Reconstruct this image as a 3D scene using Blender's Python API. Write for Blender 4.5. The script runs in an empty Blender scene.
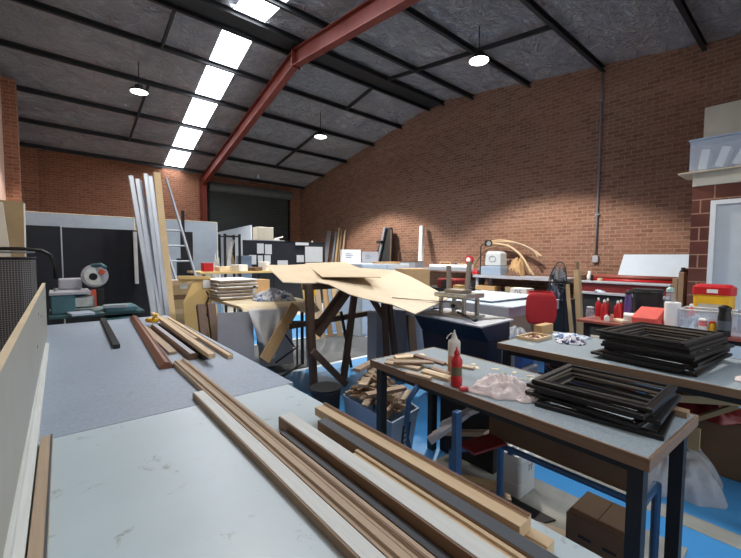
import bpy, bmesh, math, random
from mathutils import Vector, Matrix, noise
R = random.Random(7)
scene = bpy.context.scene
col = scene.collection
WPOS = {}
# ------------------------------------------------------------------ materials
def lin(c):
    return tuple(((v/255)/12.92 if v/255 <= .04045 else (((v/255)+.055)/1.055)**2.4) for v in c)
def nn(nt, t, **kw):
    n = nt.nodes.new(t)
    for k, v in kw.items(): setattr(n, k, v)
    return n
def mixcol(nt, fac, a, b, blend='MIX'):
    m = nn(nt, 'ShaderNodeMix', data_type='RGBA', blend_type=blend)
    for s, v in ((m.inputs[0], fac), (m.inputs[6], a), (m.inputs[7], b)):
        if isinstance(v, (tuple, list)): s.default_value = (*v[:3], 1)
        elif isinstance(v, (int, float)): s.default_value = v
        else: nt.links.new(v, s)
    return m.outputs[2]
def ramp(nt, src, lo, hi):
    r = nn(nt, 'ShaderNodeMapRange'); nt.links.new(src, r.inputs[0])
    r.inputs[1].default_value = lo; r.inputs[2].default_value = hi
    return r.outputs[0]
def noi(nt, vec, scale, detail=4, rough=.55, dist=0):
    n = nn(nt, 'ShaderNodeTexNoise'); n.inputs['Scale'].default_value = scale
    n.inputs['Detail'].default_value = detail; n.inputs['Roughness'].default_value = rough
    n.inputs['Distortion'].default_value = dist
    if vec is not None: nt.links.new(vec, n.inputs['Vector'])
    return n.outputs['Fac']
def base(name):
    m = bpy.data.materials.new(name); m.use_nodes = True
    nt = m.node_tree; b = nt.nodes['Principled BSDF']
    return m, nt, b
def coords(nt, sc=(1, 1, 1), kind='Object'):
    t = nn(nt, 'ShaderNodeTexCoord'); mp = nn(nt, 'ShaderNodeMapping')
    mp.inputs['Scale'].default_value = sc; nt.links.new(t.outputs[kind], mp.inputs['Vector'])
    return mp.outputs['Vector']
def bumpit(nt, b, h, strength, dist=.01):
    bp = nn(nt, 'ShaderNodeBump'); bp.inputs['Strength'].default_value = strength
    bp.inputs['Distance'].default_value = dist; nt.links.new(h, bp.inputs['Height'])
    nt.links.new(bp.outputs['Normal'], b.inputs['Normal'])
def mat(name, c, rough=.6, metal=0, var=.12, scale=5, bump=0, bscale=60, stretch=(1, 1, 1), spec=.5, alpha=1, trans=0):
    m, nt, b = base(name); c = lin(c)
    v = coords(nt, stretch); f = ramp(nt, noi(nt, v, scale), .3, .7)
    o = mixcol(nt, f, tuple(x*(1-var) for x in c), tuple(min(1, x*(1+var)) for x in c))
    nt.links.new(o, b.inputs['Base Color'])
    b.inputs['Roughness'].default_value = rough; b.inputs['Metallic'].default_value = metal
    b.inputs['Specular IOR Level'].default_value = spec
    b.inputs['Alpha'].default_value = alpha; b.inputs['Transmission Weight'].default_value = trans
    if bump: bumpit(nt, b, noi(nt, v, bscale), bump)
    return m
def wood(name, c, dark=.62, rough=.55, axis='y', scale=1.0):
    m, nt, b = base(name); c = lin(c)
    s = {'y': (45, 1.2, 45), 'x': (1.2, 45, 45), 'z': (45, 45, 1.2)}[axis]
    v = coords(nt, tuple(k*scale for k in s)); f = ramp(nt, noi(nt, v, 1, 5, .6, .6), .3, .72)
    v2 = coords(nt); f2 = ramp(nt, noi(nt, v2, 2.5), .3, .7)
    a = mixcol(nt, f, tuple(x*dark for x in c), c)
    a = mixcol(nt, f2, a, mixcol(nt, .5, a, tuple(min(1, x*1.15) for x in c)))
    nt.links.new(a, b.inputs['Base Color']); b.inputs['Roughness'].default_value = rough
    bumpit(nt, b, f, .15, .002)
    return m
def brick(name, c1, c2, mortar, bw, bh, ax, ms=.012, dark=.45):
    """ax: 'x' for a wall whose normal is x (runs along y), 'y' for one that runs along x"""
    m, nt, b = base(name)
    t = nn(nt, 'ShaderNodeTexCoord'); sp = nn(nt, 'ShaderNodeSeparateXYZ'); cb = nn(nt, 'ShaderNodeCombineXYZ')
    nt.links.new(t.outputs['Object'], sp.inputs[0])
    nt.links.new(sp.outputs['Y' if ax == 'x' else 'X'], cb.inputs[0]); nt.links.new(sp.outputs['Z'], cb.inputs[1])
    br = nn(nt, 'ShaderNodeTexBrick'); nt.links.new(cb.outputs[0], br.inputs['Vector'])
    br.inputs['Scale'].default_value = 1; br.inputs['Brick Width'].default_value = bw; br.inputs['Row Height'].default_value = bh
    br.inputs['Mortar Size'].default_value = ms; br.inputs['Bias'].default_value = 0
    br.inputs['Color1'].default_value = (*lin(c1), 1); br.inputs['Color2'].default_value = (*lin(c2), 1); br.inputs['Mortar'].default_value = (*lin(mortar), 1)
    f = ramp(nt, noi(nt, cb.outputs[0], .8, 5), .35, .7)
    f2 = ramp(nt, noi(nt, cb.outputs[0], 14, 3), .55, .7)
    o = mixcol(nt, f, br.outputs['Color'], mixcol(nt, .35, br.outputs['Color'], lin((150, 105, 85))))
    o = mixcol(nt, f2, o, mixcol(nt, dark, o, lin((70, 45, 38))))
    nt.links.new(o, b.inputs['Base Color']); b.inputs['Roughness'].default_value = .9
    b.inputs['Specular IOR Level'].default_value = .2
    iv = nn(nt, 'ShaderNodeMath', operation='SUBTRACT'); iv.inputs[0].default_value = 1; nt.links.new(br.outputs['Fac'], iv.inputs[1])
    bumpit(nt, b, iv.outputs[0], .6, .012)
    return m
def emis(name, c, s):
    m, nt, b = base(name)
    b.inputs['Base Color'].default_value = (*lin(c), 1); b.inputs['Emission Color'].default_value = (*lin(c), 1)
    b.inputs['Emission Strength'].default_value = s
    return m
def tabletop(name, c, stain, scr=.5, fine=0, rough=.45):
    m, nt, b = base(name); c = lin(c); st = lin(stain)
    v = coords(nt)
    f = ramp(nt, noi(nt, v, 1.6, 6, .6), .3, .75)
    o = mixcol(nt, f, tuple(x*.9 for x in c), tuple(min(1, x*1.06) for x in c))
    sp_ = ramp(nt, noi(nt, v, 9, 6, .72, .5), .6, .74)
    m1 = nn(nt, 'ShaderNodeMath', operation='MULTIPLY'); nt.links.new(sp_, m1.inputs[0]); m1.inputs[1].default_value = scr
    o = mixcol(nt, m1.outputs[0], o, st)
    v2 = coords(nt, (6, 60, 6)); s2 = ramp(nt, noi(nt, v2, 1.0, 3), .7, .8)
    m2 = nn(nt, 'ShaderNodeMath', operation='MULTIPLY'); nt.links.new(s2, m2.inputs[0]); m2.inputs[1].default_value = .25*scr
    o = mixcol(nt, m2.outputs[0], o, st)
    if fine:
        ff = ramp(nt, noi(nt, v, 75, 3, .7), .38, .62)
        m3 = nn(nt, 'ShaderNodeMath', operation='MULTIPLY'); nt.links.new(ff, m3.inputs[0]); m3.inputs[1].default_value = fine
        o = mixcol(nt, m3.outputs[0], o, tuple(x*.55 for x in c))
    nt.links.new(o, b.inputs['Base Color'])
    r = nn(nt, 'ShaderNodeMapRange'); nt.links.new(f, r.inputs[0]); r.inputs[3].default_value = rough-.1; r.inputs[4].default_value = rough+.12
    nt.links.new(r.outputs[0], b.inputs['Roughness'])
    bumpit(nt, b, noi(nt, v, 90 if fine else 30), .15 if fine else .05, .004)
    return m

MT = {}
MT['brick'] = brick('red_brick', (146, 111, 94), (120, 87, 72), (156, 134, 116), .24, .086, 'x', .009)
MT['brick_rear'] = brick('red_brick_rear', (162, 108, 82), (138, 88, 68), (164, 136, 114), .24, .086, 'y', .009)
MT['block'] = brick('dark_red_block', (92, 52, 46), (80, 46, 40), (150, 120, 102), .3, .2, 'x', .009, .2)
MT['floor'] = tabletop('blue_floor_paint', (72, 150, 212), (130, 160, 185), .5, 0, .4)
MT['mat_grey'] = mat('grey_rubber_mat', (84, 88, 92), .8, var=.2, scale=8)
MT['line'] = mat('white_floor_line', (205, 215, 225), .6)
MT['concrete'] = mat('bare_concrete', (150, 150, 142), .85, var=.2, scale=3)
MT['purlin'] = mat('dark_steel_purlin', (44, 47, 50), .5, .3)
MT['red_steel'] = mat('red_oxide_steel', (112, 46, 36), .5, .1, var=.25, scale=3)
MT['roller'] = mat('grey_roller_door', (72, 78, 80), .5, .2, var=.1)
MT['drum'] = mat('roller_drum_grey', (98, 104, 104), .5, .1)
MT['white'] = mat('white_paint', (214, 218, 220), .5, var=.05)
MT['door'] = mat('pale_grey_door', (186, 194, 198), .45, var=.04)
MT['cream'] = mat('cream_board', (190, 186, 172), .6, var=.06)
MT['plaster'] = mat('pink_painted_brick', (188, 158, 142), .8, var=.1, scale=8)
MT['foil_dark'] = mat('dark_back', (60, 60, 62), .8)
MT['table1'] = tabletop('worn_white_laminate', (188, 204, 210), (112, 108, 90), 1.0, 0, .4)
MT['table2'] = tabletop('grey_blue_laminate', (158, 172, 188), (126, 134, 142), .6, .35, .5)
MT['felt'] = tabletop('grey_felt_bench', (140, 153, 160), (200, 200, 184), .8, .5, .85)
MT['ply'] = wood('plywood_face', (190, 174, 148), .88, .6, 'y', .25)
MT['pine'] = wood('pale_pine', (204, 180, 144), .8)
MT['raw'] = wood('raw_timber', (180, 158, 132), .75)
MT['tan'] = wood('tan_timber', (148, 124, 98), .75)
MT['brown'] = wood('brown_timber', (112, 82, 62), .7)
MT['dkwood'] = wood('dark_stained_timber', (92, 68, 52), .65, .6, 'z')
MT['mahog'] = wood('mahogany', (124, 76, 52), .7, .35)
MT['wpost'] = wood('light_post_timber', (196, 170, 128), .85, .6, 'z')
MT['edge'] = wood('brown_edge_band', (126, 100, 76), .75, .5)
MT['wwash'] = mat('whitewash_face', (204, 208, 204), .5, var=.08, stretch=(20, 1, 20))
MT['cardb'] = mat('cardboard', (182, 148, 104), .8, var=.08)
MT['cardd'] = mat('dark_cardboard', (96, 74, 54), .85, var=.12)
MT['mdf'] = mat('mdf_sheet', (206, 176, 116), .75, var=.06)
MT['panelg'] = mat('grey_cream_melamine', (170, 171, 164), .5, var=.04)
MT['khaki'] = mat('khaki_board', (150, 132, 98), .8)
MT['black'] = mat('black_lacquer', (15, 15, 16), .42, var=.1)
MT['blackm'] = mat('black_matte', (30, 31, 34), .75, var=.15)
MT['bsteel'] = mat('black_steel', (17, 19, 23), .55, 0)
MT['dgrey'] = mat('charcoal_face', (72, 78, 84), .5, var=.12, stretch=(20, 1, 20))
MT['dmould'] = mat('charcoal_moulding', (52, 54, 60), .45)
MT['screen'] = mat('black_screen_fabric', (40, 43, 50), .95, var=.08, bump=.1, bscale=200)
MT['screeng'] = mat('blue_grey_screen_fabric', (128, 140, 154), .95, var=.06, bump=.1, bscale=200)
MT['navy'] = mat('navy_cabinet', (30, 36, 56), .5, var=.1)
MT['chrome'] = mat('machined_steel', (176, 178, 172), .3, .8, var=.15, scale=20)
MT['alu'] = mat('white_aluminium', (158, 166, 176), .4, .2, var=.05)
MT['aluv'] = mat('mill_aluminium', (176, 182, 190), .35, .7, var=.05)
MT['paper'] = mat('paper', (226, 228, 228), .8, var=.03)
MT['sheetw'] = mat('white_sheet_board', (180, 194, 208), .5, var=.03)
MT['lgrey'] = mat('light_grey_board', (168, 170, 178), .6, var=.05)
MT['mgrey'] = mat('grey_board', (134, 136, 144), .7, var=.05)
MT['red'] = mat('red_plastic', (182, 30, 36), .35, var=.08)
MT['redd'] = mat('dark_red_panel', (112, 34, 34), .45, var=.1)
MT['redw'] = mat('red_brown_top', (142, 78, 66), .5, var=.1)
MT['redc'] = mat('red_chair_fabric', (172, 40, 46), .9, var=.1)
MT['orange'] = mat('orange_plastic', (206, 80, 44), .4)
MT['redbox'] = mat('faded_red_card', (206, 84, 74), .7)
MT['yellow'] = mat('yellow_plastic', (226, 178, 40), .4)
MT['tealm'] = mat('teal_machine', (70, 112, 122), .5, .1, var=.12)
MT['teald'] = mat('dark_teal_machine', (50, 86, 90), .5, .1, var=.12)
MT['blue'] = mat('blue_plastic', (34, 80, 150), .4)
MT['navyp'] = mat('dark_blue_plastic', (26, 44, 92), .4)
MT['bluest'] = mat('blue_steel_tube', (48, 84, 124), .4, .2)
MT['cloth'] = mat('cream_cloth', (214, 200, 170), .9, var=.08, bump=.3, bscale=30)
MT['clothw'] = mat('white_sheet_cloth', (206, 206, 206), .9, var=.08, bump=.2, bscale=25)
MT['rag'] = mat('pinkish_white_rag', (212, 200, 198), .95, var=.16, scale=14, bump=.4, bscale=60)
MT['jerry'] = mat('milky_plastic', (196, 202, 204), .45, var=.04)
MT['tub'] = mat('frosted_blue_tub', (160, 178, 200), .35, var=.06, trans=.15)
MT['clearp'] = mat('clear_plastic', (206, 220, 236), .15, var=.03, alpha=.28)
MT['bagp'] = mat('clear_bag_plastic', (206, 210, 214), .2, var=.12, scale=9, alpha=.5, bump=.8, bscale=9)
MT['glue'] = mat('translucent_bottle', (216, 214, 206), .3, var=.03, alpha=.75)
MT['gluein'] = mat('peach_glue', (196, 150, 118), .5)
MT['bread'] = mat('olive_label', (96, 92, 66), .6)
MT['foam'] = mat('white_foam', (222, 222, 218), .8)
MT['glass_black'] = mat('dark_grille', (34, 36, 40), .5, .3)
MT['purple'] = mat('purple_bottle', (84, 62, 120), .35)
MT['silv'] = mat('silver_lip', (150, 140, 128), .4, .4)
MT['teal'] = mat('pale_teal', (150, 190, 184), .5)
MT['ink'] = mat('dark_print', (46, 50, 60), .7)
MT['ink2'] = mat('blue_grey_print', (110, 128, 160), .7)
MT['pinkred'] = mat('pale_red_can', (210, 110, 108), .45)
MT['lamp'] = emis('lamp_lens', (255, 250, 240), 14)
MT['sky'] = emis('fibreglass_daylight', (246, 249, 255), 13)
# rag with blue marks
def blotch(name, c1, c2, sc, lo=.5, hi=.56):
    m, nt, b = base(name); v = coords(nt)
    o = mixcol(nt, ramp(nt, noi(nt, v, sc, 3, .6, .5), lo, hi), lin(c1), lin(c2))
    nt.links.new(o, b.inputs['Base Color']); b.inputs['Roughness'].default_value = .95
    return m
MT['ragblue'] = blotch('blue_white_rag', (206, 212, 222), (84, 112, 150), 16)
MT['ragnavy'] = blotch('navy_patterned_rag', (206, 206, 214), (40, 44, 84), 24)
# foil insulation: crinkled silver sheet
def foil():
    m, nt, b = base('crinkled_foil'); v = coords(nt, (1, 1, 1)); v2 = coords(nt, (.8, 1.5, 1))
    a = noi(nt, v2, 3.2, 6, .62, 1.6); c = noi(nt, v, 1.1, 4, .6, .8)
    rg = nn(nt, 'ShaderNodeMath', operation='ABSOLUTE'); sb = nn(nt, 'ShaderNodeMath', operation='SUBTRACT'); nt.links.new(a, sb.inputs[0]); sb.inputs[1].default_value = .5; nt.links.new(sb.outputs[0], rg.inputs[0])
    o = mixcol(nt, ramp(nt, c, .35, .7), lin((214, 221, 232)), lin((240, 243, 248)))
    o = mixcol(nt, ramp(nt, rg.outputs[0], .0, .035), lin((246, 248, 252)), o)
    nt.links.new(o, b.inputs['Base Color']); b.inputs['Metallic'].default_value = .5; b.inputs['Roughness'].default_value = .2
    bumpit(nt, b, rg.outputs[0], 1.0, .8)
    return m
MT['foil'] = foil()
def mesh_mat():
    m, nt, b = base('perforated_grey_mesh'); t = nn(nt, 'ShaderNodeTexCoord'); sp = nn(nt, 'ShaderNodeSeparateXYZ')
    nt.links.new(t.outputs['Object'], sp.inputs[0]); outs = []
    add = nn(nt, 'ShaderNodeMath', operation='ADD'); nt.links.new(sp.outputs['X'], add.inputs[0]); nt.links.new(sp.outputs['Y'], add.inputs[1])
    for src in (add.outputs[0], sp.outputs['Z']):
        mu = nn(nt, 'ShaderNodeMath', operation='MULTIPLY'); mu.inputs[1].default_value = 2*math.pi/.022; nt.links.new(src, mu.inputs[0])
        si = nn(nt, 'ShaderNodeMath', operation='SINE'); nt.links.new(mu.outputs[0], si.inputs[0]); outs.append(si.outputs[0])
    mx = nn(nt, 'ShaderNodeMath', operation='MAXIMUM'); nt.links.new(outs[0], mx.inputs[0]); nt.links.new(outs[1], mx.inputs[1])
    o = mixcol(nt, ramp(nt, mx.outputs[0], .4, .8), lin((38, 38, 40)), lin((126, 126, 126)))
    nt.links.new(o, b.inputs['Base Color']); b.inputs['Roughness'].default_value = .5
    return m
MT['mesh'] = mesh_mat()

# ------------------------------------------------------------------ mesh builder
class MB:
    def __init__(s): s.v = []; s.f = []
    def add(s, vs, fs):
        o = len(s.v); s.v += [Vector(p) for p in vs]; s.f += [tuple(i+o for i in f) for f in fs]; return s
    def box(s, x0, y0, z0, x1, y1, z1, rz=0, rx=0, ry=0, piv=None):
        vs = [Vector(p) for p in ((x0, y0, z0), (x1, y0, z0), (x1, y1, z0), (x0, y1, z0), (x0, y0, z1), (x1, y0, z1), (x1, y1, z1), (x0, y1, z1))]
        if rz or rx or ry:
            c = Vector(piv) if piv else Vector(((x0+x1)/2, (y0+y1)/2, (z0+z1)/2))
            m = Matrix.Rotation(rz, 3, 'Z') @ Matrix.Rotation(ry, 3, 'Y') @ Matrix.Rotation(rx, 3, 'X')
            vs = [m @ (p-c)+c for p in vs]
        return s.add(vs, [(3, 2, 1, 0), (4, 5, 6, 7), (0, 1, 5, 4), (1, 2, 6, 5), (2, 3, 7, 6), (3, 0, 4, 7)])
    def hexa(s, b4, t4):
        return s.add(list(b4)+list(t4), [(3, 2, 1, 0), (4, 5, 6, 7), (0, 1, 5, 4), (1, 2, 6, 5), (2, 3, 7, 6), (3, 0, 4, 7)])
    def extr(s, prof, p0, p1, up=(0, 0, 1)):
        """2d profile (u across, v up) swept from p0 to p1; u is to the right when looking from p0 to p1"""
        p0, p1 = Vector(p0), Vector(p1); d = (p1-p0).normalized(); u = d.cross(Vector(up))
        if u.length < 1e-4: u = d.cross(Vector((0, 1, 0)))
        u.normalize(); w = u.cross(d); n = len(prof)
        vs = [p0+u*a+w*b for a, b in prof]+[p1+u*a+w*b for a, b in prof]
        fs = [tuple(range(n-1, -1, -1))[::-1], tuple(range(n, 2*n))[::-1]]+[(i, n+i, n+(i+1) % n, (i+1) % n) for i in range(n)]
        return s.add(vs, fs)
    def bar(s, p0, p1, w, h, up=(0, 0, 1)):
        return s.extr([(-w/2, -h/2), (w/2, -h/2), (w/2, h/2), (-w/2, h/2)], p0, p1, up)
    def tube(s, pts, r, n=8, closed=False):
        pts = [Vector(p) for p in pts]; m = len(pts); o = []
        for i, p in enumerate(pts):
            a = pts[i-1] if (i or closed) else p; b = pts[(i+1) % m] if (i < m-1 or closed) else p
            d = (b-a).normalized(); u = d.cross(Vector((0, 0, 1)))
            if u.length < .05: u = d.cross(Vector((0, 1, 0)))
            u.normalize(); w = u.cross(d); rr = r[i] if isinstance(r, (list, tuple)) else r
            o += [p+(u*math.cos(2*math.pi*k/n)+w*math.sin(2*math.pi*k/n))*rr for k in range(n)]
        fs = [(i*n+k, i*n+(k+1) % n, ((i+1) % m)*n+(k+1) % n, ((i+1) % m)*n+k) for i in range(m if closed else m-1) for k in range(n)]
        if not closed: fs += [tuple(range(n))[::-1], tuple(range((m-1)*n, m*n))]
        return s.add(o, fs)
    def cyl(s, p0, p1, r, r1=None, n=18): return s.tube([p0, p1], [r, r if r1 is None else r1], n)
    def lathe(s, c, prof, n=24, sx=1, sy=1):
        c = Vector(c); vs = []; m = len(prof)
        for r, z in prof: vs += [c+Vector((r*sx*math.cos(2*math.pi*k/n), r*sy*math.sin(2*math.pi*k/n), z)) for k in range(n)]
        fs = [(i*n+k, i*n+(k+1) % n, (i+1)*n+(k+1) % n, (i+1)*n+k) for i in range(m-1) for k in range(n)]
        if prof[0][0] > 1e-5: fs.append(tuple(range(n))[::-1])
        if prof[-1][0] > 1e-5: fs.append(tuple(range((m-1)*n, m*n)))
        return s.add(vs, fs)
    def grid(s, fn, nu, nv):
        vs = [fn(i/nu, j/nv) for i in range(nu+1) for j in range(nv+1)]
        return s.add(vs, [(i*(nv+1)+j, (i+1)*(nv+1)+j, (i+1)*(nv+1)+j+1, i*(nv+1)+j+1) for i in range(nu) for j in range(nv)])
    def slab(s, fn, nu, nv, t):
        """closed sheet of thickness t below the surface fn"""
        top = [Vector(fn(i/nu, j/nv)) for i in range(nu+1) for j in range(nv+1)]; k = len(top)
        vs = top+[p-Vector((0, 0, t)) for p in top]; q = lambda i, j: i*(nv+1)+j
        fs = []
        for i in range(nu):
            for j in range(nv):
                a = (q(i, j), q(i+1, j), q(i+1, j+1), q(i, j+1)); fs += [a, tuple(x+k for x in a[::-1])]
        for i in range(nu):
            fs += [(q(i, 0), q(i, 0)+k, q(i+1, 0)+k, q(i+1, 0)), (q(i+1, nv), q(i+1, nv)+k, q(i, nv)+k, q(i, nv))]
        for j in range(nv):
            fs += [(q(0, j+1), q(0, j+1)+k, q(0, j)+k, q(0, j)), (q(nu, j), q(nu, j)+k, q(nu, j+1)+k, q(nu, j+1))]
        return s.add(vs, fs)
    def build(s, name, m, parent=None, bevel=0, smooth=False, loc=None, solid=0, sub=0):
        xs = s.v
        if parent is not None: off = WPOS[parent.name]
        elif loc is not None: off = Vector(loc)
        else:
            off = Vector(((min(p.x for p in xs)+max(p.x for p in xs))/2, (min(p.y for p in xs)+max(p.y for p in xs))/2, min(p.z for p in xs)))
        me = bpy.data.meshes.new(name); me.from_pydata([p-off for p in xs], [], s.f)
        bm = bmesh.new(); bm.from_mesh(me); bmesh.ops.recalc_face_normals(bm, faces=bm.faces); bm.to_mesh(me); bm.free()
        me.materials.append(MT[m] if isinstance(m, str) else m)
        o = bpy.data.objects.new(name, me); col.objects.link(o)
        if parent is not None: o.parent = parent
        else: o.location = off
        WPOS[o.name] = off
        if smooth:
            for p in me.polygons: p.use_smooth = True
            if smooth == 'auto': pass
        if sub: md = o.modifiers.new('sub', 'SUBSURF'); md.levels = sub; md.render_levels = sub
        if solid: md = o.modifiers.new('solid', 'SOLIDIFY'); md.thickness = solid; md.offset = 0
        if bevel:
            md = o.modifiers.new('bevel', 'BEVEL'); md.width = bevel; md.segments = 2; md.limit_method = 'ANGLE'
        return o
def tag(o, label, cat, group=None):
    o['label'] = label; o['category'] = cat
    if group: o['group'] = group
    return o
def thing(name, label, cat, loc, group=None, rz=0):
    o = bpy.data.objects.new(name, None); col.objects.link(o); o.location = loc; o.rotation_euler = (0, 0, rz)
    o.empty_display_size = .1; WPOS[o.name] = Vector(loc)
    return tag(o, label, cat, group)
def struct(o): o['kind'] = 'structure'; return o
def dup(o, loc, rz=0, label=None, tilt=None):
    c = o.copy(); col.objects.link(c); c.location = loc; c.rotation_euler = (tilt or 0, 0, rz); WPOS[c.name] = Vector(loc)
    if label: c['label'] = label
    for ch in list(o.children):
        d = ch.copy(); col.objects.link(d); d.parent = c; WPOS[d.name] = Vector(loc)
        for g in list(ch.children):
            e = g.copy(); col.objects.link(e); e.parent = d; WPOS[e.name] = Vector(loc)
    return c
def text(name, s, size, loc, rot, m, parent):
    cu = bpy.data.curves.new(name, 'FONT'); cu.body = s; cu.size = size; cu.extrude = .0008; cu.align_x = 'CENTER'; cu.align_y = 'CENTER'
    t = bpy.data.objects.new(name+'_src', cu); col.objects.link(t)
    bpy.context.view_layer.update()
    me = bpy.data.meshes.new_from_object(t.evaluated_get(bpy.context.evaluated_depsgraph_get()))
    bpy.data.objects.remove(t); me.materials.clear(); me.materials.append(MT[m]); me.name = name
    o = bpy.data.objects.new(name, me); col.objects.link(o); o.parent = parent
    o.location = Vector(loc)-WPOS[parent.name]; o.rotation_euler = rot
    return o
def nz(x, y, z=0, s=1): return noise.noise(Vector((x*s, y*s, z)))
def lump(mb, c, rx, ry, h, seed=0, n=60, fold=.5, rz=0, k=7, p=2.6):
    """a crumpled heap of cloth or plastic: closed dome with warped ridged folds"""
    c = Vector(c); vs = []; fs = []; rings = 20; ca, sa = math.cos(rz), math.sin(rz); q = k*.38
    for i in range(rings+1):
        t = i/rings
        for j in range(n):
            a = 2*math.pi*j/n; o = 1+.34*nz(math.cos(a)*1.5, math.sin(a)*1.5, seed)+.14*nz(math.cos(a)*4, math.sin(a)*4, seed+3)
            x = math.cos(a)*t*o; y = math.sin(a)*t*o
            wx, wy = x+.35*nz(x*1.7, y*1.7, seed+20), y+.35*nz(x*1.7, y*1.7, seed+30)
            r1 = 1-min(1, abs(nz(wx*q, wy*q, seed+7))*3.2); r2 = 1-min(1, abs(nz(wx*q*2.1, wy*q*1.6, seed+11))*3)
            d = (1-t**p)*(.8+.35*nz(x*1.3, y*1.3, seed+40))
            z = h*d*((1-fold)*.9+fold*(.85*r1+.3*r2))
            gx, gy = x*rx, y*ry
            vs.append(c+Vector((gx*ca-gy*sa, gx*sa+gy*ca, max(.004, z+.006))))
    for i in range(rings):
        for j in range(n): fs.append((i*n+j, (i+1)*n+j, (i+1)*n+(j+1) % n, i*n+(j+1) % n))
    b = len(vs); vs += [Vector((p.x, p.y, c.z)) for p in vs[rings*n:(rings+1)*n]]
    for j in range(n): fs.append((rings*n+j, b+j, b+(j+1) % n, rings*n+(j+1) % n))
    fs.append(tuple(range(b, b+n))[::-1])
    return mb.add(vs, fs)

# ------------------------------------------------------------------ the room
XL, XR, YF, YB = -.87, 9.8, -1.6, 17.5
RY = 8.44
def roof(y): return 6.64-(.18*(y-RY) if y > RY else .135*(RY-y))
def lean(y): return .05*(y-8.2)                     # the portal frame and the rooflight run slightly askew
struct(MB().box(XL-.2, YF-6, -.1, XR+.2, YB+.2, 0).build('floor', 'concrete', loc=(0, 0, -.1)))
struct(MB().box(1.1, -1.6, .0002, 7.6, 9.2, .001).build('floor_paint', 'floor', loc=(0, 0, 0)))
m = MB(); m.box(2.3, 4.75, .001, 4.75, 6.5, .006); o = m.build('rubber_mat', 'mat_grey'); tag(o, 'grey mat on the blue floor framed by pale lines beyond the trestle', 'mat')
k = 1
for q in ((2.25, 4.66, 4.85, 4.74), (2.25, 6.51, 4.85, 6.58), (4.76, 4.74, 4.83, 6.51), (4.9, 6.85, 8, 6.93)):
    struct(MB().box(q[0], q[1], .001, q[2], q[3], .004).build('trim_%d' % k, 'line')); k += 1
struct(MB().box(2.85, -1.5, .001, 3.0, 1.9, .003).build('trim_%d' % k, 'concrete')); k += 1
def gable(x0, x1):
    return MB().add([(x, y, z) for x in (x0, x1) for y, z in ((YF, 0), (YB, 0), (YB, roof(YB)+.3), (RY, roof(RY)+.3), (YF, roof(YF)+.3))],
                    [(0, 1, 2, 3, 4), (9, 8, 7, 6, 5), (0, 5, 6, 1), (1, 6, 7, 2), (2, 7, 8, 3), (3, 8, 9, 4), (4, 9, 5, 0)])
struct(gable(XR, XR+.2).build('wall_right', 'brick', loc=(XR, 0, 0)))
struct(gable(XL-.2, XL).build('wall_left', 'plaster', loc=(XL, 0, 0)))
mb = MB(); zt = roof(YB)+.3
mb.box(XL, YB, 0, 5.3, YB+.2, zt); mb.box(9.1, YB, 0, XR, YB+.2, zt); mb.box(5.3, YB, 4.72, 9.1, YB+.2, zt)
struct(mb.build('wall_back', 'brick_rear', loc=(0, YB, 0)))
struct(MB().box(XL, 12.95, 0, -.6, 13.4, roof(13.4)+.15).build('wall_left_pier', 'brick_rear', loc=(0, 13, 0)))
struct(MB().box(XL, 17.05, 0, -.35, 17.5, roof(17.5)+.17).build('wall_back_pier', 'brick_rear', loc=(0, 17, 0)))
# front wall with the wide open doorway behind the photographer
mb = MB(); zf = roof(YF)+.3
mb.box(XL, YF-.2, 0, -.3, YF, zf); mb.box(6.6, YF-.2, 0, XR, YF, zf); mb.box(-.3, YF-.2, 3.9, 6.6, YF, zf)
struct(mb.build('wall_front', 'brick_rear', loc=(0, YF, 0)))
# roof lining with a slot for the rooflight
def slope(name, y0, y1):
    mb = MB(); S0, S1 = 3.03, 3.62
    for a0, a1, b0, b1 in ((XL-.2, S0+lean(y0), XL-.2, S0+lean(y1)), (S1+lean(y0)+.1, XR+.2, S1+lean(y1)+.1, XR+.2)):
        nx, ny = int((a1-a0)/.075), int(abs(y1-y0)/.075)
        def surf(u, v):
            y = y0+(y1-y0)*v; x = (a0+(a1-a0)*u)*(1-v)+(b0+(b1-b0)*u)*v
            wx, wy = x+.5*nz(x*.9, y*.9, 3), y+.5*nz(x*.9, y*.9, 8)
            q = abs(nz(wx*1.5, wy*2.2, 1))+.5*abs(nz(wx*3.4, wy*4.6, 5))+.2*nz(x*.8, y*.5, 9)
            e = min(1, min(u, 1-u)*12)
            return Vector((x, y, roof(y)+.012+.12*q*e))
        mb.grid(surf, nx, ny)
    return struct(mb.build(name, 'foil', loc=(0, 0, 5), smooth=True))
slope('ceiling', RY, YB); slope('ceiling_front', RY, YF-.2)
for n_, (y0, y1) in enumerate(((RY+.1, YB-.1), (RY-.1, YF+.2)), 1):
    t = .03; z = .03
    mb = MB().hexa([(3.0+lean(y0), y0, roof(y0)+z), (3.72+lean(y0), y0, roof(y0)+z), (3.72+lean(y1), y1, roof(y1)+z), (3.0+lean(y1), y1, roof(y1)+z)],
                   [(3.0+lean(y0), y0, roof(y0)+z+t), (3.72+lean(y0), y0, roof(y0)+z+t), (3.72+lean(y1), y1, roof(y1)+z+t), (3.0+lean(y1), y1, roof(y1)+z+t)])
    struct(mb.build('window_%d' % n_, 'sky', loc=(0, 0, 5)))
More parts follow.
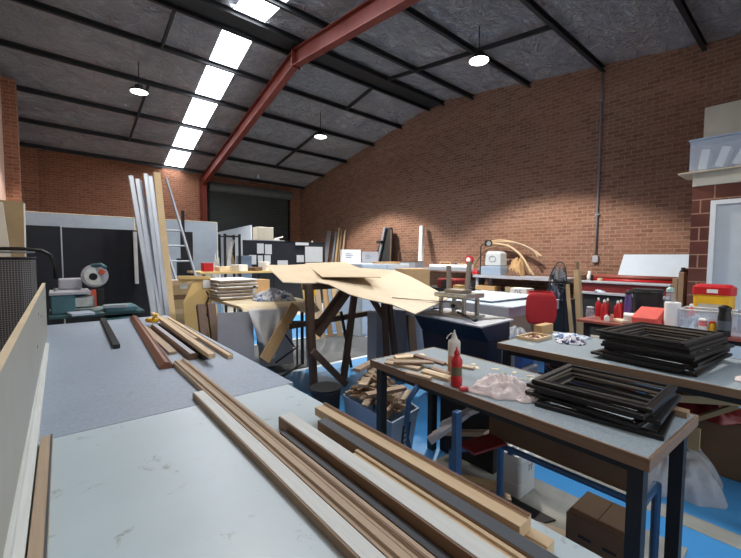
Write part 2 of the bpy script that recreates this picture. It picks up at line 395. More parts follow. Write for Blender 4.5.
# purlins (lipped C sections running from side wall to side wall)
def purlin(y, d=.125):
    z = roof(y)-.005; c = [(-.035, -d), (.035, -d), (.035, -d+.02), (-.02, -d+.015), (-.02, -.015), (.035, -.02), (.035, 0), (-.035, 0)]
    return struct(MB().extr(c, (XL, y, z), (XR, y, z)).build('ceiling_purlin', 'purlin', loc=(0, y, z)))
PY = [RY-.3, RY+.3, 10.07, 11.63, 13.42, 15.2, 17.0, 7.045, 5.26, 3.494, 1.726, .1, -1.2]
for y in PY: purlin(y)
struct(MB().box(XL, RY-.26, roof(RY)-.1, XR, RY+.26, roof(RY)-.08).build('ceiling_ridge_tray', 'purlin'))
for x in (2.05, 7.3):
    for a, b in ((RY+.3, 10.07), (10.07, 11.63), (11.63, 13.42), (13.42, 15.2), (5.26, 7.045), (3.494, 5.26), (7.045, RY-.3)):
        if (x, a) in ((2.05, 10.07), (7.3, 10.07)): continue
        struct(MB().bar((x, a, roof(a)-.1), (x, b, roof(b)-.1), .05, .09).build('ceiling_bridging', 'purlin'))
# red portal frame
RX = 4.62
def ibeam(mb, p0, p1, d=.36, w=.18):
    mb.bar(p0, p1, .014, d)
    up = Vector((0, 0, 1)); dd = (Vector(p1)-Vector(p0)).normalized(); u = dd.cross(up).normalized(); w_ = u.cross(dd)
    for sgn in (-1, 1): mb.bar(Vector(p0)+w_*sgn*d/2, Vector(p1)+w_*sgn*d/2, w, .02)
    return mb
fr = thing('portal_frame', 'red oxide steel portal rafter and column across the roof', 'beam', (RX, RY, 0)); fr['kind'] = 'structure'
for nme, ye in (('rafter', 17.25), ('rafter', YF+.1)):
    ibeam(MB(), (RX+lean(RY), RY, roof(RY)-.36), (RX+lean(ye)*.8, ye, roof(ye)-.36)).build(nme, 'red_steel', fr)
MB().box(RX-.1, RY-.02, roof(RY)-.6, RX+.12, RY+.02, roof(RY)-.16).build('ridge_plate', 'red_steel', fr)
cx = RX+lean(17.25)*.8
mb = MB(); mb.box(cx-.1, 17.05, 0, cx+.1, 17.07, roof(17.2)-.2); mb.box(cx-.1, 17.4, 0, cx+.1, 17.42, roof(17.2)-.2); mb.box(cx-.01, 17.07, 0, cx+.01, 17.4, roof(17.2)-.2)
mb.build('column', 'red_steel', fr)
# roller door at the back
d1 = thing('door_1', 'dark grey roller shutter in the back wall', 'roller door', (7.2, YB-.1, 0)); d1['kind'] = 'structure'
pr = []
n = 60
mb = MB(); H_ = 4.55
vs = []; 
for i in range(n*2+1):
    z = H_*i/(n*2); y = 17.52-(.02 if i % 2 else 0)
    vs += [(5.3, y, z), (9.1, y, z)]
mb.add(vs, [(2*i, 2*i+1, 2*i+3, 2*i+2) for i in range(n*2)]); mb.build('curtain', 'roller', d1)
MB().cyl((5.22, 17.28, 4.62), (9.18, 17.28, 4.62), .2, n=24).build('drum', 'drum', d1, smooth=False)
for x in (5.22, 9.1): MB().box(x, 17.4, 0, x+.08, 17.5, 4.6).build('guide', 'bsteel', d1)
# office box on the right
OX, OY = 7.3, 1.34
struct(MB().box(OX, YF, 0, OX+.2, OY, 2.66).build('wall_office', 'block', loc=(OX, .04, .06)))
struct(MB().box(OX+.2, OY-.2, 0, XR, OY, 2.66).build('wall_office_side', 'block'))
struct(MB().box(OX-.02, YF, 2.66, OX+.05, OY, 2.84).build('trim_10', 'cream'))
struct(MB().box(OX+.05, YF, 2.7, XR, OY, 2.8).build('ceiling_office', 'cream'))
d2 = thing('door_2', 'pale grey office door in a white frame', 'door', (OX-.02, .66, 0)); d2['kind'] = 'structure'
mb = MB(); mb.box(OX-.05, 1.06, 0, OX+.0, 1.12, 2.43); mb.box(OX-.05, .1, 0, OX, .16, 2.43); mb.box(OX-.05, .16, 2.37, OX, 1.06, 2.43); mb.build('door_frame', 'white', d2)
MB().box(OX-.02, .16, 0, OX-.003, 1.06, 2.37).build('door_leaf', 'door', d2)
MB().tube([(OX-.02, .24, 1.02), (OX-.07, .24, 1.02), (OX-.07, .34, 1.02)], .01).build('handle', 'chrome', d2)
o = MB().box(OX-.12, .3, 2.842, OX+.5, 1.5, 2.862).build('shelf_board', 'ply', bevel=.002); tag(o, 'loose plywood board jutting past the office edge under the plastic tub', 'board')
t = thing('storage_tub', 'clear blue plastic tub of white packets above the office door', 'tub', (OX+.12, .55, 2.862))
mb = MB(); x0, x1, y0, y1, z0, z1 = OX-.06, OX+.34, -.2, 1.38, 2.863, 3.31; w = .006
mb.box(x0, y0, z0, x1, y1, z0+w); mb.box(x0, y0, z0, x0+w, y1, z1); mb.box(x1-w, y0, z0, x1, y1, z1); mb.box(x0, y0, z0, x1, y0+w, z1); mb.box(x0, y1-w, z0, x1, y1, z1); mb.build('tub_body', 'clearp', t)
mb = MB(); mb.box(x0-.02, y0-.02, z1, x1+.02, y1+.02, z1+.022); mb.build('lid', 'tub', t, bevel=.004)
for i, (y, w_) in enumerate(((1.22, 'first'), (1.02, 'second'), (.82, 'third'), (.6, 'fourth'))):
    p = MB().box(x0+.02, y-.045, z0+.03, x0+.28, y+.05, z0+.31, rx=.12+.16*i).build('paper_packet', 'paper', bevel=.003)
    tag(p, 'white paper packet leaning in the tub, %s from its left end' % w_, 'packet', 'packets in the plastic tub')
o = MB().box(OX+.42, -.9, 2.862, OX+.46, 1.32, 3.9).build('cream_sheet', 'cream'); tag(o, 'large cream board standing on the office roof behind the tub', 'board')
# conduit on the right wall
c = thing('trim_11', 'thin grey conduit running down the right brick wall', 'pipe', (XR-.03, 3.5, 1.5))
c['kind'] = 'structure'; MB().cyl((XR-.03, 3.5, 1.66), (XR-.03, 3.5, 5.96), .022).build('pipe', 'mgrey', c, smooth=True)
MB().box(XR-.07, 3.44, 1.5, XR, 3.56, 1.66).build('junction_box', 'lgrey', c, bevel=.01)
for z in (2.6, 3.9, 5.2): MB().box(XR-.055, 3.45, z, XR, 3.55, z+.03).build('saddle', 'mgrey', c)
# the whole roof falls slightly toward the right wall
FALL = .018
for o in list(col.objects):
    if o.type == 'MESH' and (o.name.startswith('ceiling') or o.name in ('window_1', 'window_2')) and o.name != 'ceiling_office':
        for v in o.data.vertices: v.co.z += FALL*(XR-(v.co.x+o.location.x))
for o in fr.children:
    for v in o.data.vertices:
        if v.co.z > 1: v.co.z += FALL*(XR-RX)
# high bay lamps
def lamp_obj(loc, label):
    t = thing('high_bay_lamp', label, 'lamp', loc, 'high bay lamps under the roof'); x, y, z = loc
    hs = MB().lathe(loc, [(.05, .16), (.09, .15), (.1, .08), (.2, .03), (.205, 0), (.19, -.005)][::-1], 28).build('housing', 'blackm', t, smooth=True)
    MB().lathe((x, y, z-.012), [(.0, 0), (.185, .0), (.185, .008), (0, .008)], 28).build('lens', 'lamp', hs)
    MB().cyl((x, y, z+.15), (x, y, roof(y)-.02+FALL*(XR-x)), .012).build('stem', 'blackm', t)
    return t
L0 = lamp_obj((6.6, 4.62, 5.5), 'lit high bay lamp hanging nearest the right brick wall at front')
LMP = [(6.6, 4.62, 5.5)]
for l, lab in (((6.75, 10.7, 5.48), 'lit high bay lamp hanging beyond the red rafter toward the roller door'), ((1.72, 10.95, 5.6), 'lit high bay lamp hanging left of the rooflight'),
               ((1.7, 4.62, 5.5), 'unseen high bay lamp added for its light over the front left of the shop')):  # this last lamp is out of view, added for its light
    lamp_obj(l, lab); LMP.append(l)
o = MB().lathe((7.0, 16.2, roof(16.2)-.2), [(.02, .18), (.03, .1), (.06, .06), (.06, 0)][::-1], 16).build('roof_sensor', 'white'); tag(o, 'tiny white sensor on the roof in front of the roller door', 'sensor')
# ------------------------------------------------------------------ the two big tables at the left
def table(name, label, x0, y0, x1, y1, top, th, topmat, legmat, group=None, edge=None, leg=.06, ins=.06, rail=True):
    t = thing(name, label, 'table', ((x0+x1)/2, (y0+y1)/2, 0), group)
    MB().box(x0, y0, top-th, x1, y1, top).build('tabletop', topmat, t, bevel=.002)
    if edge:
        mb = MB(); e = .012
        mb.box(x0-e, y0-e, top-th-.002, x0, y1+e, top-.002); mb.box(x1, y0-e, top-th-.002, x1+e, y1+e, top-.002)
        mb.box(x0, y0-e, top-th-.002, x1, y0, top-.002); mb.box(x0, y1, top-th-.002, x1, y1+e, top-.002); mb.build('edge_band', edge, t)
    for lx in (x0+ins, x1-ins-leg):
        for ly in (y0+ins, y1-ins-leg): MB().box(lx, ly, 0, lx+leg, ly+leg, top-th).build('leg', legmat, t)
    if rail:
        mb = MB(); z = top-th
        mb.box(x0+ins+leg, y0+ins, z-.05, x1-ins-leg, y0+ins+leg*.6, z); mb.box(x0+ins+leg, y1-ins-leg*.6, z-.05, x1-ins-leg, y1-ins, z)
        mb.box(x0+ins, y0+ins+leg, z-.05, x0+ins+leg*.6, y1-ins-leg, z); mb.box(x1-ins-leg*.6, y0+ins+leg, z-.05, x1-ins, y1-ins-leg, z); mb.build('frame_rail', legmat, t)
    return t
table('work_table', 'scuffed white work table with stains in the left foreground', -.15, .12, .965, 1.868, .9, .035, 'table1', 'wpost')
table('work_table', 'grey-blue work table end to end beyond the scuffed white one', -.15, 1.874, 1.0, 4.98, .9, .035, 'table2', 'wpost')
# panel standing on its long edge at the left
mb = MB(); mb.hexa([(-.138, .3, .9), (-.12, .3, .9), (-.07, 4.32, .9), (-.088, 4.32, .9)], [(-.138, .3, 1.315), (-.12, .3, 1.315), (-.07, 4.32, 1.36), (-.088, 4.32, 1.36)])
o = mb.build('melamine_panel', 'panelg', bevel=.001); tag(o, 'long cream panel standing on its edge along the left of the tables', 'panel')
mb = MB(); mb.hexa([(-.1395, .3, 1.3152), (-.1185, .3, 1.3152), (-.0685, 4.32, 1.3602), (-.0895, 4.32, 1.3602)], [(-.1395, .3, 1.3172), (-.1185, .3, 1.3172), (-.0685, 4.32, 1.3622), (-.0895, 4.32, 1.3622)]); mb.build('edge_band', 'cloth', o)
mb = MB()
for y, z in ((3.9, 1.27), (3.3, 1.2), (2.75, 1.1), (3.0, 1.25)): mb.cyl((-.12+.0124*(y-.3)+.0005, y, z), (-.12+.0124*(y-.3)+.002, y, z), .009, n=12)
mb.build('screw_holes', 'edge', o)
STEP = [(0, 0), (.055, 0), (.055, .022), (.032, .026), (.03, .034), (0, .034)]
def mould(name, prof, p0, p1, m, label, group=None, face=None, facemat=None, cat='moulding'):
    """a length of moulding running from its far end p0 to its near end p1; face = (u0, u1, v) painted strip"""
    pf = [(-a, b) for a, b in prof]
    c0 = sum(a for a, b in prof)/len(prof)
    o = MB().extr(pf, p0, p1).build(name, m, bevel=.0015)
    tag(o, label, cat, group)
    if face:
        u0, u1, v = face
        MB().extr([(-u0, v), (-u1, v), (-u1, v+.0015), (-u0, v+.0015)], p0, p1).build('painted_face', facemat, o)
    return o
def rect(w, h): return [(0, 0), (w, 0), (w, h), (0, h)]
# profiles are swept looking towards the camera, so their u axis is mirrored back above: u grows to the right (+x)
STEPM = [(0, 0), (.052, 0), (.052, .02), (.03, .026), (.028, .036), (0, .036)]
mould('moulding', STEPM, (-.107+.0, 3.84, .9), (-.132, .3, .9), 'wwash', 'stepped white moulding lying along the foot of the cream panel')
mould('timber_strip', [(0, 0), (.034, 0), (.034, .026), (.028, .03), (0, .03)], (-.062, 1.83, .9), (-.078, .3, .9), 'raw', 'short raw timber strip beside the stepped white moulding', face=(.029, .034, .0305), facemat='dgrey', cat='timber')
GR = None
A = lambda w, h: [(0, 0), (w, 0), (w, h*.7), (w*.8, h*.75), (w*.75, h), (w*.25, h), (w*.2, h*.8), (0, h*.75)]
mould('moulding', rect(.05, .028), (.5, 1.97, .9), (.497, .2, .9), 'tan', 'whitewashed moulding with tan edge, leftmost of the long pack on the white table', None, (.006, .05, .0285), 'wwash')
mould('moulding', A(.044, .036), (.556, 2.63, .9), (.553, .2, .9), 'raw', 'raw grooved moulding second from left in the long pack', None, (.012, .032, .0365), 'raw')
mould('moulding', A(.042, .03), (.603, 2.66, .9), (.6, .2, .9), 'raw', 'pale grooved moulding third from left in the long pack', None, (.012, .02, .0305), 'edge')
mould('moulding', rect(.026, .02), (.649, 1.33, .9), (.646, .2, .9), 'dmould', 'thin charcoal strip lying beside the thick white-topped moulding', None)
mould('moulding', rect(.058, .05), (.679, 1.4, .9), (.677, .2, .9), 'edge', 'thick brown moulding with a white top in the middle of the pack', None, (.006, .058, .0505), 'wwash')
mould('moulding', [(0, 0), (.026, 0), (.026, .054), (.013, .054), (.012, .046), (0, .046)], (.74, .985, .9), (.738, .2, .9), 'pine', 'cream pine lipped moulding between the white-topped and the charcoal-topped one', None)
mould('moulding', rect(.04, .06), (.768, 1.245, .9), (.766, .2, .9), 'tan', 'tan moulding with a charcoal top', None, (0, .04, .0605), 'dgrey')
mould('moulding', [(0, 0), (.056, 0), (.056, .03), (.02, .03), (.018, .024), (0, .024)], (.83, 1.285, .9), (.838, .385, .9), 'pine', 'pale pine moulding at the right table edge, the lower of two', None)
mould('moulding', [(0, 0), (.054, 0), (.054, .04), (.042, .04), (.04, .034), (0, .034)], (.826, 1.36, .9305), (.826, .437, .9305), 'pine', 'pale pine moulding resting on top of another at the right table edge', None, (.042, .054, .0405), 'brown')
# on the second table
mould('moulding', [(0, 0), (.075, 0), (.075, .022), (.05, .04), (.03, .044), (.012, .03), (0, .02)], (.615, 4.9, .9), (.475, 2.6, .9), 'mahog', 'wide mahogany moulding lying across the grey-blue table', None, (.055, .075, .022), 'lgrey')
mould('moulding', rect(.045, .032), (.355, 4.95, .9), (.315, 3.4, .9), 'blackm', 'long black moulding pointing at the mitre saw', None)
mould('moulding', rect(.05, .02), (.62, 4.2, .9), (.6, 2.95, .9), 'raw', 'flat raw moulding beside the mahogany one', None)
mould('moulding', [(0, 0), (.062, 0), (.062, .03), (.045, .042), (.012, .042), (0, .03)], (.69, 4.15, .9), (.67, 2.72, .9), 'brown', 'grey-topped brown moulding in the bundle on the far table, left side', None, (.012, .045, .0425), 'lgrey')
mould('moulding', [(0, 0), (.05, 0), (.05, .03), (.03, .036), (0, .03)], (.765, 4.2, .9), (.742, 2.66, .9), 'blackm', 'black moulding in the middle of the bundle on the far table', None, (.004, .03, .0362), 'mgrey')
mould('moulding', rect(.04, .03), (.83, 4.3, .9), (.8, 2.7, .9), 'brown', 'brown moulding at the right of the bundle on the far table', None)
mould('timber_strip', rect(.04, .03), (.8, 4.8, .945), (.735, 2.5, .945), 'pine', 'pale pine length lying on top of the bundle on the far table', None, cat='timber')
mould('timber_strip', rect(.035, .028), (.93, 4.6, .9), (.885, 2.58, .9), 'pine', 'thin pine length nearest the right edge of the far table', None, (.03, .035, .0285), 'blackm', cat='timber')
mould('moulding', rect(.03, .026), (.89, 4.75, .9), (.86, 3.3, .9), 'raw', 'short raw length tucked between the pine lengths on the far table', None)
t = thing('bar_clamp', 'yellow clamp at the far end of the moulding bundle', 'clamp', (.72, 4.25, .945))
MB().box(.68, 4.2, .9455, .76, 4.3, .985, rz=.4).build('body', 'yellow', t, bevel=.008); MB().cyl((.72, 4.2, .985), (.745, 4.13, 1.04), .014).build('handle', 'yellow', t)
MB().box(.7, 4.29, .948, .72, 4.42, .97).build('jaw', 'blackm', t)
# ------------------------------------------------------------------ mitre saw on its stand
t = thing('mitre_saw', 'teal mitre saw with round blade guard at the far end of the tables', 'saw', (.3, 5.6, 0))
mb = MB(); 
for x in (-.02, .7): 
    for y in (5.2, 5.8): mb.box(x, y, 0, x+.05, y+.05, .93)
mb.build('stand_leg', 'bsteel', t)
MB().box(-.07, 5.15, .93, .8, 5.9, .96).build('stand_top', 'teald', t, bevel=.004)
mb = MB(); mb.box(-.05, 5.3, .96, .16, 5.75, 1.17); mb.box(.42, 5.12, .86, .72, 5.75, .9); mb.box(.42, 5.12, .961, .72, 5.5, 1.02); mb.build('base', 'tealm', t, bevel=.012)
MB().box(-.06, 5.28, 1.17, .3, 5.78, 1.2).build('fence_plate', 'lgrey', t, bevel=.004)
MB().box(.1, 5.4, 1.0, .34, 5.7, 1.14).build('turntable', 'chrome', t, bevel=.02)
MB().box(.02, 5.65, 1.2, .24, 5.85, 1.33).build('motor_housing', 'lgrey', t, bevel=.02)
gd = MB().cyl((.36, 5.62, 1.36), (.363, 5.57, 1.358), .135, n=32).build('blade_guard', 'lgrey', t, bevel=.008)
MB().cyl((.343, 5.569, 1.352), (.345, 5.55, 1.35), .042, n=20).build('arbor', 'blackm', gd); MB().cyl((.363, 5.569, 1.358), (.3635, 5.566, 1.358), .11, n=32).build('blade', 'chrome', gd)
MB().box(.4, 5.55, 1.38, .46, 5.57, 1.43, ry=.5).build('guard_cover', 'orange', gd)
MB().tube([(.26, 5.72, 1.3), (.28, 5.66, 1.42), (.34, 5.58, 1.48), (.42, 5.5, 1.49), (.46, 5.46, 1.46)], .024).build('handle', 'tealm', t, smooth=True)
MB().box(.38, 5.5, 1.02, .44, 5.56, 1.2).build('post', 'blackm', t)
MB().box(.31, 5.45, 1.0, .36, 5.5, 1.2).build('guard_spring', 'orange', t)
MB().box(.1, 5.05, .962, .3, 5.3, .985, rz=.15).build('work_plate', 'sheetw', t)
MB().cyl((-.0, 5.5, 1.2), (-.0, 5.5, 1.235), .02).build('knob', 'chrome', t)
mould('aluminium_fence', rect(.06, .03), (.62, 5.1, 1.02), (.4, 5.14, 1.02), 'alu', 'short pale metal stop lying on the saw bench', cat='stop')
# ------------------------------------------------------------------ mesh cage at the left
t = thing('mesh_cage', 'grey mesh cage trolley with a bent black push handle at left edge', 'cage', (-.5, 5.4, 0))
def cage(u, v):
    a = u
    pts = [(-.85, 5.2), (-.26, 5.2), (-.19, 5.23), (-.17, 5.3), (-.17, 5.8)]
    i = min(3, int(u*4)); f = u*4-i; p, q = pts[i], pts[i+1]
    return Vector((p[0]+(q[0]-p[0])*f, p[1]+(q[1]-p[1])*f, .15+1.42*v))
MB().grid(cage, 16, 2).build('mesh_side', 'mesh', t, solid=.006)
mb = MB()
for z in (.15, 1.57): mb.tube([(-.85, 5.2, z), (-.26, 5.2, z), (-.19, 5.23, z), (-.17, 5.3, z), (-.17, 5.8, z)], .014)
mb.build('rim', 'bsteel', t)
MB().tube([(-.85, 5.12, 1.66), (-.25, 5.12, 1.665), (-.1, 5.12, 1.65), (-.03, 5.12, 1.6), (.0, 5.12, 1.5), (.0, 5.12, 1.36)], .018, 10).build('push_handle', 'black', t, smooth=True)
MB().tube([(-.85, 5.16, 1.63), (-.15, 5.16, 1.63)], .01).build('cross_bar', 'aluv', t)
for x, y in ((-.8, 5.3), (-.25, 5.3), (-.25, 5.7), (-.8, 5.7)): MB().cyl((x-.02, y, .07), (x+.02, y, .07), .07, n=20).build('wheel', 'blackm', t)
MB().box(-.85, 5.2, .12, -.17, 5.8, .15).build('floor_plate', 'bsteel', t)
mb = MB(); mb.box(-.85, 5.75, .15, -.2, 5.8, 1.5); mb.build('back_panel', 'blackm', t)
# ------------------------------------------------------------------ screens and tall stock at the back left
def screen(x0, x1, y, z, m, label, th=.05, edge=None):
    t = thing('partition_screen', label, 'screen', ((x0+x1)/2, y, 0))
    MB().box(x0+.012, y, .05, x1-.012, y+th, z-.012).build('panel', m, t)
    mb = MB(); mb.box(x0, y-.004, 0, x0+.012, y+th+.004, z); mb.box(x1-.012, y-.004, 0, x1, y+th+.004, z); mb.box(x0+.012, y-.004, z-.012, x1-.012, y+th+.004, z); mb.build('frame', edge or 'aluv', t)
    for x in (x0, x1-.04): MB().box(x, y-.14, 0, x+.04, y+th+.14, .03).build('foot', 'bsteel', t)
    return t
screen(-.62, .085, 8, 2.07, 'screen', 'left black fabric screen behind the mesh cage', edge='bsteel')
screen(.105, 1.5, 8, 2.06, 'screen', 'black fabric screen directly behind the mitre saw', edge='bsteel')
MB_ = MB().box(.088, 7.99, .0, .102, 8.06, 2.08).build('joint_post', 'aluv'); tag(MB_, 'thin silver post between the two black screens', 'post')
screen(-.6, 1.7, 12, 2.63, 'screeng', 'long grey-blue screen behind the left black screens', edge='cloth')
screen(1.72, 3.86, 12, 2.64, 'screeng', 'grey-blue screen ending left of the roller door', edge='cloth')
def lean_box(name, p0, p1, w, h, m, label, cat, up=(0, -1, .3), bevel=.003, group=None):
    return tag(MB().bar(p0, p1, w, h, up).build(name, m, bevel=bevel), label, cat, group)
lean_box('sheet_board', (-.6, 7.3, 0), (-.585, 7.75, 2.4), .5, .03, 'khaki', 'khaki board leaning behind the cream board at far left', 'board')
lean_box('sheet_board', (-.46, 6.05, 0), (-.66, 6.7, 2.25), .36, .03, 'cream', 'tilted cream board leaning above the mesh cage', 'board')
lean_box('foam_board', (-.36, 7.4, 0), (-.34, 7.85, 2.38), .04, .05, 'foam', 'narrow white edge strip leaning beside the khaki board', 'board')
for i, (xt, xb, yt, zt, lab) in enumerate(((.965, 1.165, 7.5, 2.86, 'leftmost'), (1.06, 1.215, 7.55, 2.83, 'second from left'), (1.1, 1.25, 7.62, 2.82, 'third from left'), (1.17, 1.275, 7.5, 2.92, 'fourth from left, the tallest'), (1.245, 1.315, 7.55, 2.9, 'rightmost'))):
    p0, p1 = (xb+.0, 6.2+.06*(i % 2), 0), (xt, yt-.4, zt)
    tag(MB().extr([(-.036, -.015), (.036, -.015), (.036, .01), (.02, .014), (-.03, .014), (-.036, .0)], p0, p1, (0, -1, .2)).build('white_extrusion', 'alu', bevel=.003), 'white length leaning on the black screens, %s of five' % lab, 'extrusion', 'white lengths leaning on the screens')
lean_box('cardboard_tube_box', (1.385, 6.35, 0), (1.375, 7.35, 3.0), .105, .08, 'wpost', 'tall flat tan cardboard carton leaning right of the white lengths', 'carton')
lean_box('white_board', (1.12, 7.9, 1.1), (1.12, 7.97, 2.03), .06, .02, 'paper', 'small white board strip hung on the black screen edge', 'board')
t = thing('ladder', 'aluminium ladder leaning toward the rear right of the tan carton', 'ladder', (2.1, 8.0, 0))
la = [Vector((1.98, 7.4, 0)), Vector((1.56, 8.45, 2.3))]; lb = [Vector((2.3, 7.4, 0)), Vector((1.8, 8.7, 3.18))]
MB().bar(la[0], la[1], .03, .075, (0, -1, .3)).build('rail', 'alu', t); MB().bar(lb[0], lb[1], .03, .075, (0, -1, .3)).build('rail', 'alu', t)
for k in range(1, 8):
    z = .3*k; f = lambda q: q[0]+(q[1]-q[0])*(z/q[1].z)
    MB().tube([f(la), f(lb)], .016).build('rung', 'alu', t)
screen(2.12, 2.36, 9, 2.13, 'screen', 'narrow black panel behind the ladder', edge='blackm')
o = MB().box(1.98, 8.75, .0, 2.1, 8.8, 1.55).build('black_board', 'blackm'); tag(o, 'low black board stood behind the ladder rungs', 'board')
o = MB().box(2.24, 9.4, 0, 2.3, 9.45, 2.63).build('dark_post', 'bsteel'); tag(o, 'dark slim post rising above the narrow black panel', 'post')
# stacked timber crates and the cut mdf sheet
for i in range(5):
    z = .16+.24*i
    t = thing('timber_crate', 'open timber crate under the ladder, %s of the pile' % ('bottom', 'second up', 'third up', 'fourth up', 'topmost')[i], 'crate', (1.62, 7.0, z-.16+.0), 'timber crates piled under the ladder')
    mb = MB(); mb.box(1.44, 6.85, z-.16, 1.8, 6.87, z+.0); mb.box(1.44, 7.13, z-.16, 1.8, 7.15, z); mb.box(1.44, 6.87, z-.16, 1.46, 7.13, z); mb.box(1.78, 6.87, z-.16, 1.8, 7.13, z); mb.build('side', 'khaki', t)
    MB().box(1.44, 6.85, z, 1.8, 7.15, z+.0795).build('lid', 'cardd' if i % 2 else 'raw', t)
t = thing('mdf_sheet', 'tan sheet with a triangular cut-out leaning in front of the crates', 'sheet', (1.7, 6.0, 0))
pv = [(1.42, 0), (1.8, 0), (1.81, .9), (1.815, 1.27), (1.37, 1.29), (1.39, 1.2), (1.58, 1.24), (1.42, .93)]
def yy(z): return 5.82+.16*z
vs = [(x, yy(z), z) for x, z in pv]+[(x, yy(z)+.018, z) for x, z in pv]; n = len(pv)
MB().add(vs, [tuple(range(n)), tuple(range(2*n-1, n-1, -1))]+[(i, (i+1) % n, n+(i+1) % n, n+i) for i in range(n)]).build('board', 'mdf', t)
MB().bar((1.36, 6.02, 1.29), (1.82, 6.02, 1.275), .05, .05).build('top_batten', 'mdf', t)
MB().box(1.4, 6.06, 1.12, 1.5, 6.08, 1.22).build('paper_note', 'paper', t)
MB().box(1.7, 5.985, 1.12, 1.81, 5.995, 1.24).build('paper_note', 'paper', t)
o = MB().tube([(1.72+.035*math.sin(k*.9), 5.90+.0*k, 1.08-.05*k) for k in range(9)], .012).build('coiled_cord', 'blackm'); tag(o, 'dark coiled cord hanging on the tan sheet', 'cord')
for i, (x, lab) in enumerate(((1.31, 'left'), (1.44, 'right'))):
    lean_box('fluted_post', (x+.1, 4.75, 0), (x+.145, 5.25, .96), .1, .07, 'dkwood', '%s of two dark brown planks standing at the end of the far table' % lab, 'plank', (0, -1, .4))
lean_box('timber_batten', (1.62, 4.95, 0), (1.66, 5.3, .93), .025, .06, 'pine', 'pale batten standing right of the two dark planks', 'timber', (0, -1, .4))
# ------------------------------------------------------------------ cloth table
t = table('folding_table', 'table under a cream cover holding stacked canvases left of the trestle', 1.86, 4.85, 2.86, 6.6, .93, .03, 'cloth', 'bsteel', leg=.035, rail=False)
cl = MB()
def drape(u, v):
    x = 1.835+1.1*u; y = 4.55+2.1*v; s = 0
    z = .945+.006*nz(x*4, y*4)
    d = max(0, 4.85-y); 
    if d: z -= d*.35*(1+.4*math.sin(u*9)); y += d*.4
    return Vector((x, y+.02*math.sin(u*13), z))
cl.grid(drape, 30, 24); o = cl.build('tablecloth', 'cloth', smooth=True, solid=.006); tag(o, 'cream cover spread over the canvas table', 'cloth')
cl = MB()
def drape2(u, v):
    x = 2.14+(u-.5)*.62*(1-.5*v)-.06*v; fold = .03*math.sin(u*23+3*v)*v+.025*math.sin(u*9-4*v)
    return Vector((x+.03*v*math.sin(u*14), 4.6-.12*v+fold, .93-v*(.66-.75*abs(u-.45)**1.3)+.02*math.sin(u*31)*v))
cl.grid(drape2, 44, 24); o = cl.build('dust_sheet', 'clothw', smooth=True, solid=.006); tag(o, 'white dust sheet hanging in folds off the canvas table', 'cloth')
lean_box('mgrey_board', (1.62, 4.42, 0), (1.72, 4.72, .9), .42, .02, 'mgrey', 'dull grey board propped against the front of the canvas table', 'board', (-.3, -1, .3))
lean_box('cardboard_strip', (1.9, 4.28, .35), (2.44, 4.5, .95), .14, .03, 'cardb', 'slanting brown cardboard strip under the cream cover', 'cardboard', (0, -1, .2))
lean_box('white_sheet', (2.46, 5.1, .0), (2.46, 5.2, .9), .5, .02, 'lgrey', 'pale panel standing beneath the right side of the canvas table', 'board', (-.25, -1, 0))
for i in range(6):
    z = .956+.05*i; dx = R.uniform(-.03, .03); dy = R.uniform(-.04, .04)
    t = thing('stretched_canvas', 'white stretched canvas in the pile on the cream cover, %s' % ('at the bottom', 'second from bottom', 'third from bottom', 'fourth from bottom', 'second from top', 'on top')[i], 'canvas', (2.12, 5.95, z), 'white canvases piled on the covered table', rz=R.uniform(-.06, .06))
    MB().box(1.83+dx, 5.62+dy, z+.008, 2.41+dx, 6.3+dy, z+.03).build('stretcher', 'raw', t); MB().box(1.82+dx, 5.61+dy, z+.03, 2.42+dx, 6.31+dy, z+.045).build('canvas_face', 'paper', t, bevel=.006)
o = lump(MB(), (2.55, 5.35, .952), .34, .27, .2, 3, fold=.6, k=6).build('rag', 'ragblue', smooth=True); tag(o, 'blue and white rag heaped on the cream cover', 'rag')
t = thing('spray_bottle', 'small white bottle with black cap behind the blue and white rag', 'bottle', (2.3, 5.5, .952))
MB().lathe((2.3, 5.5, .952), [(.03, 0), (.03, .13), (.015, .16), (.015, .18)]).build('body', 'foam', t, smooth=True); MB().cyl((2.3, 5.5, 1.132), (2.3, 5.5, 1.16), .018).build('cap', 'blackm', t)
o = MB().box(2.55, 6.2, .952, 2.86, 6.45, 1.2, rz=.3).build('cardboard_box', 'cardb'); tag(o, 'brown carton at the back right corner of the covered table', 'box')
t = thing('metal_stand', 'black tubular stand beneath the right of the covered table', 'stand', (2.6, 5.0, 0))
mb = MB(); mb.tube([(2.4, 5.0, .66), (2.72, 4.85, .66)], .014); mb.tube([(2.66, 4.86, .66), (2.66, 4.86, .02)], .014); mb.tube([(2.4, 5, .66), (2.62, 4.86, .3)], .012); mb.tube([(2.2, 4.6, .2), (2.68, 4.86, .3)], .012); mb.tube([(2.2, 4.5, .02), (2.75, 4.9, .02)], .014); mb.build('frame', 'bsteel', t)
for x in (2.78, 2.84): lean_box('white_upright', (x, 4.75, 0), (x, 4.8, .86), .03, .04, 'alu', '%s white metal upright standing left of the trestle post' % ('left' if x < 2.8 else 'right'), 'upright')
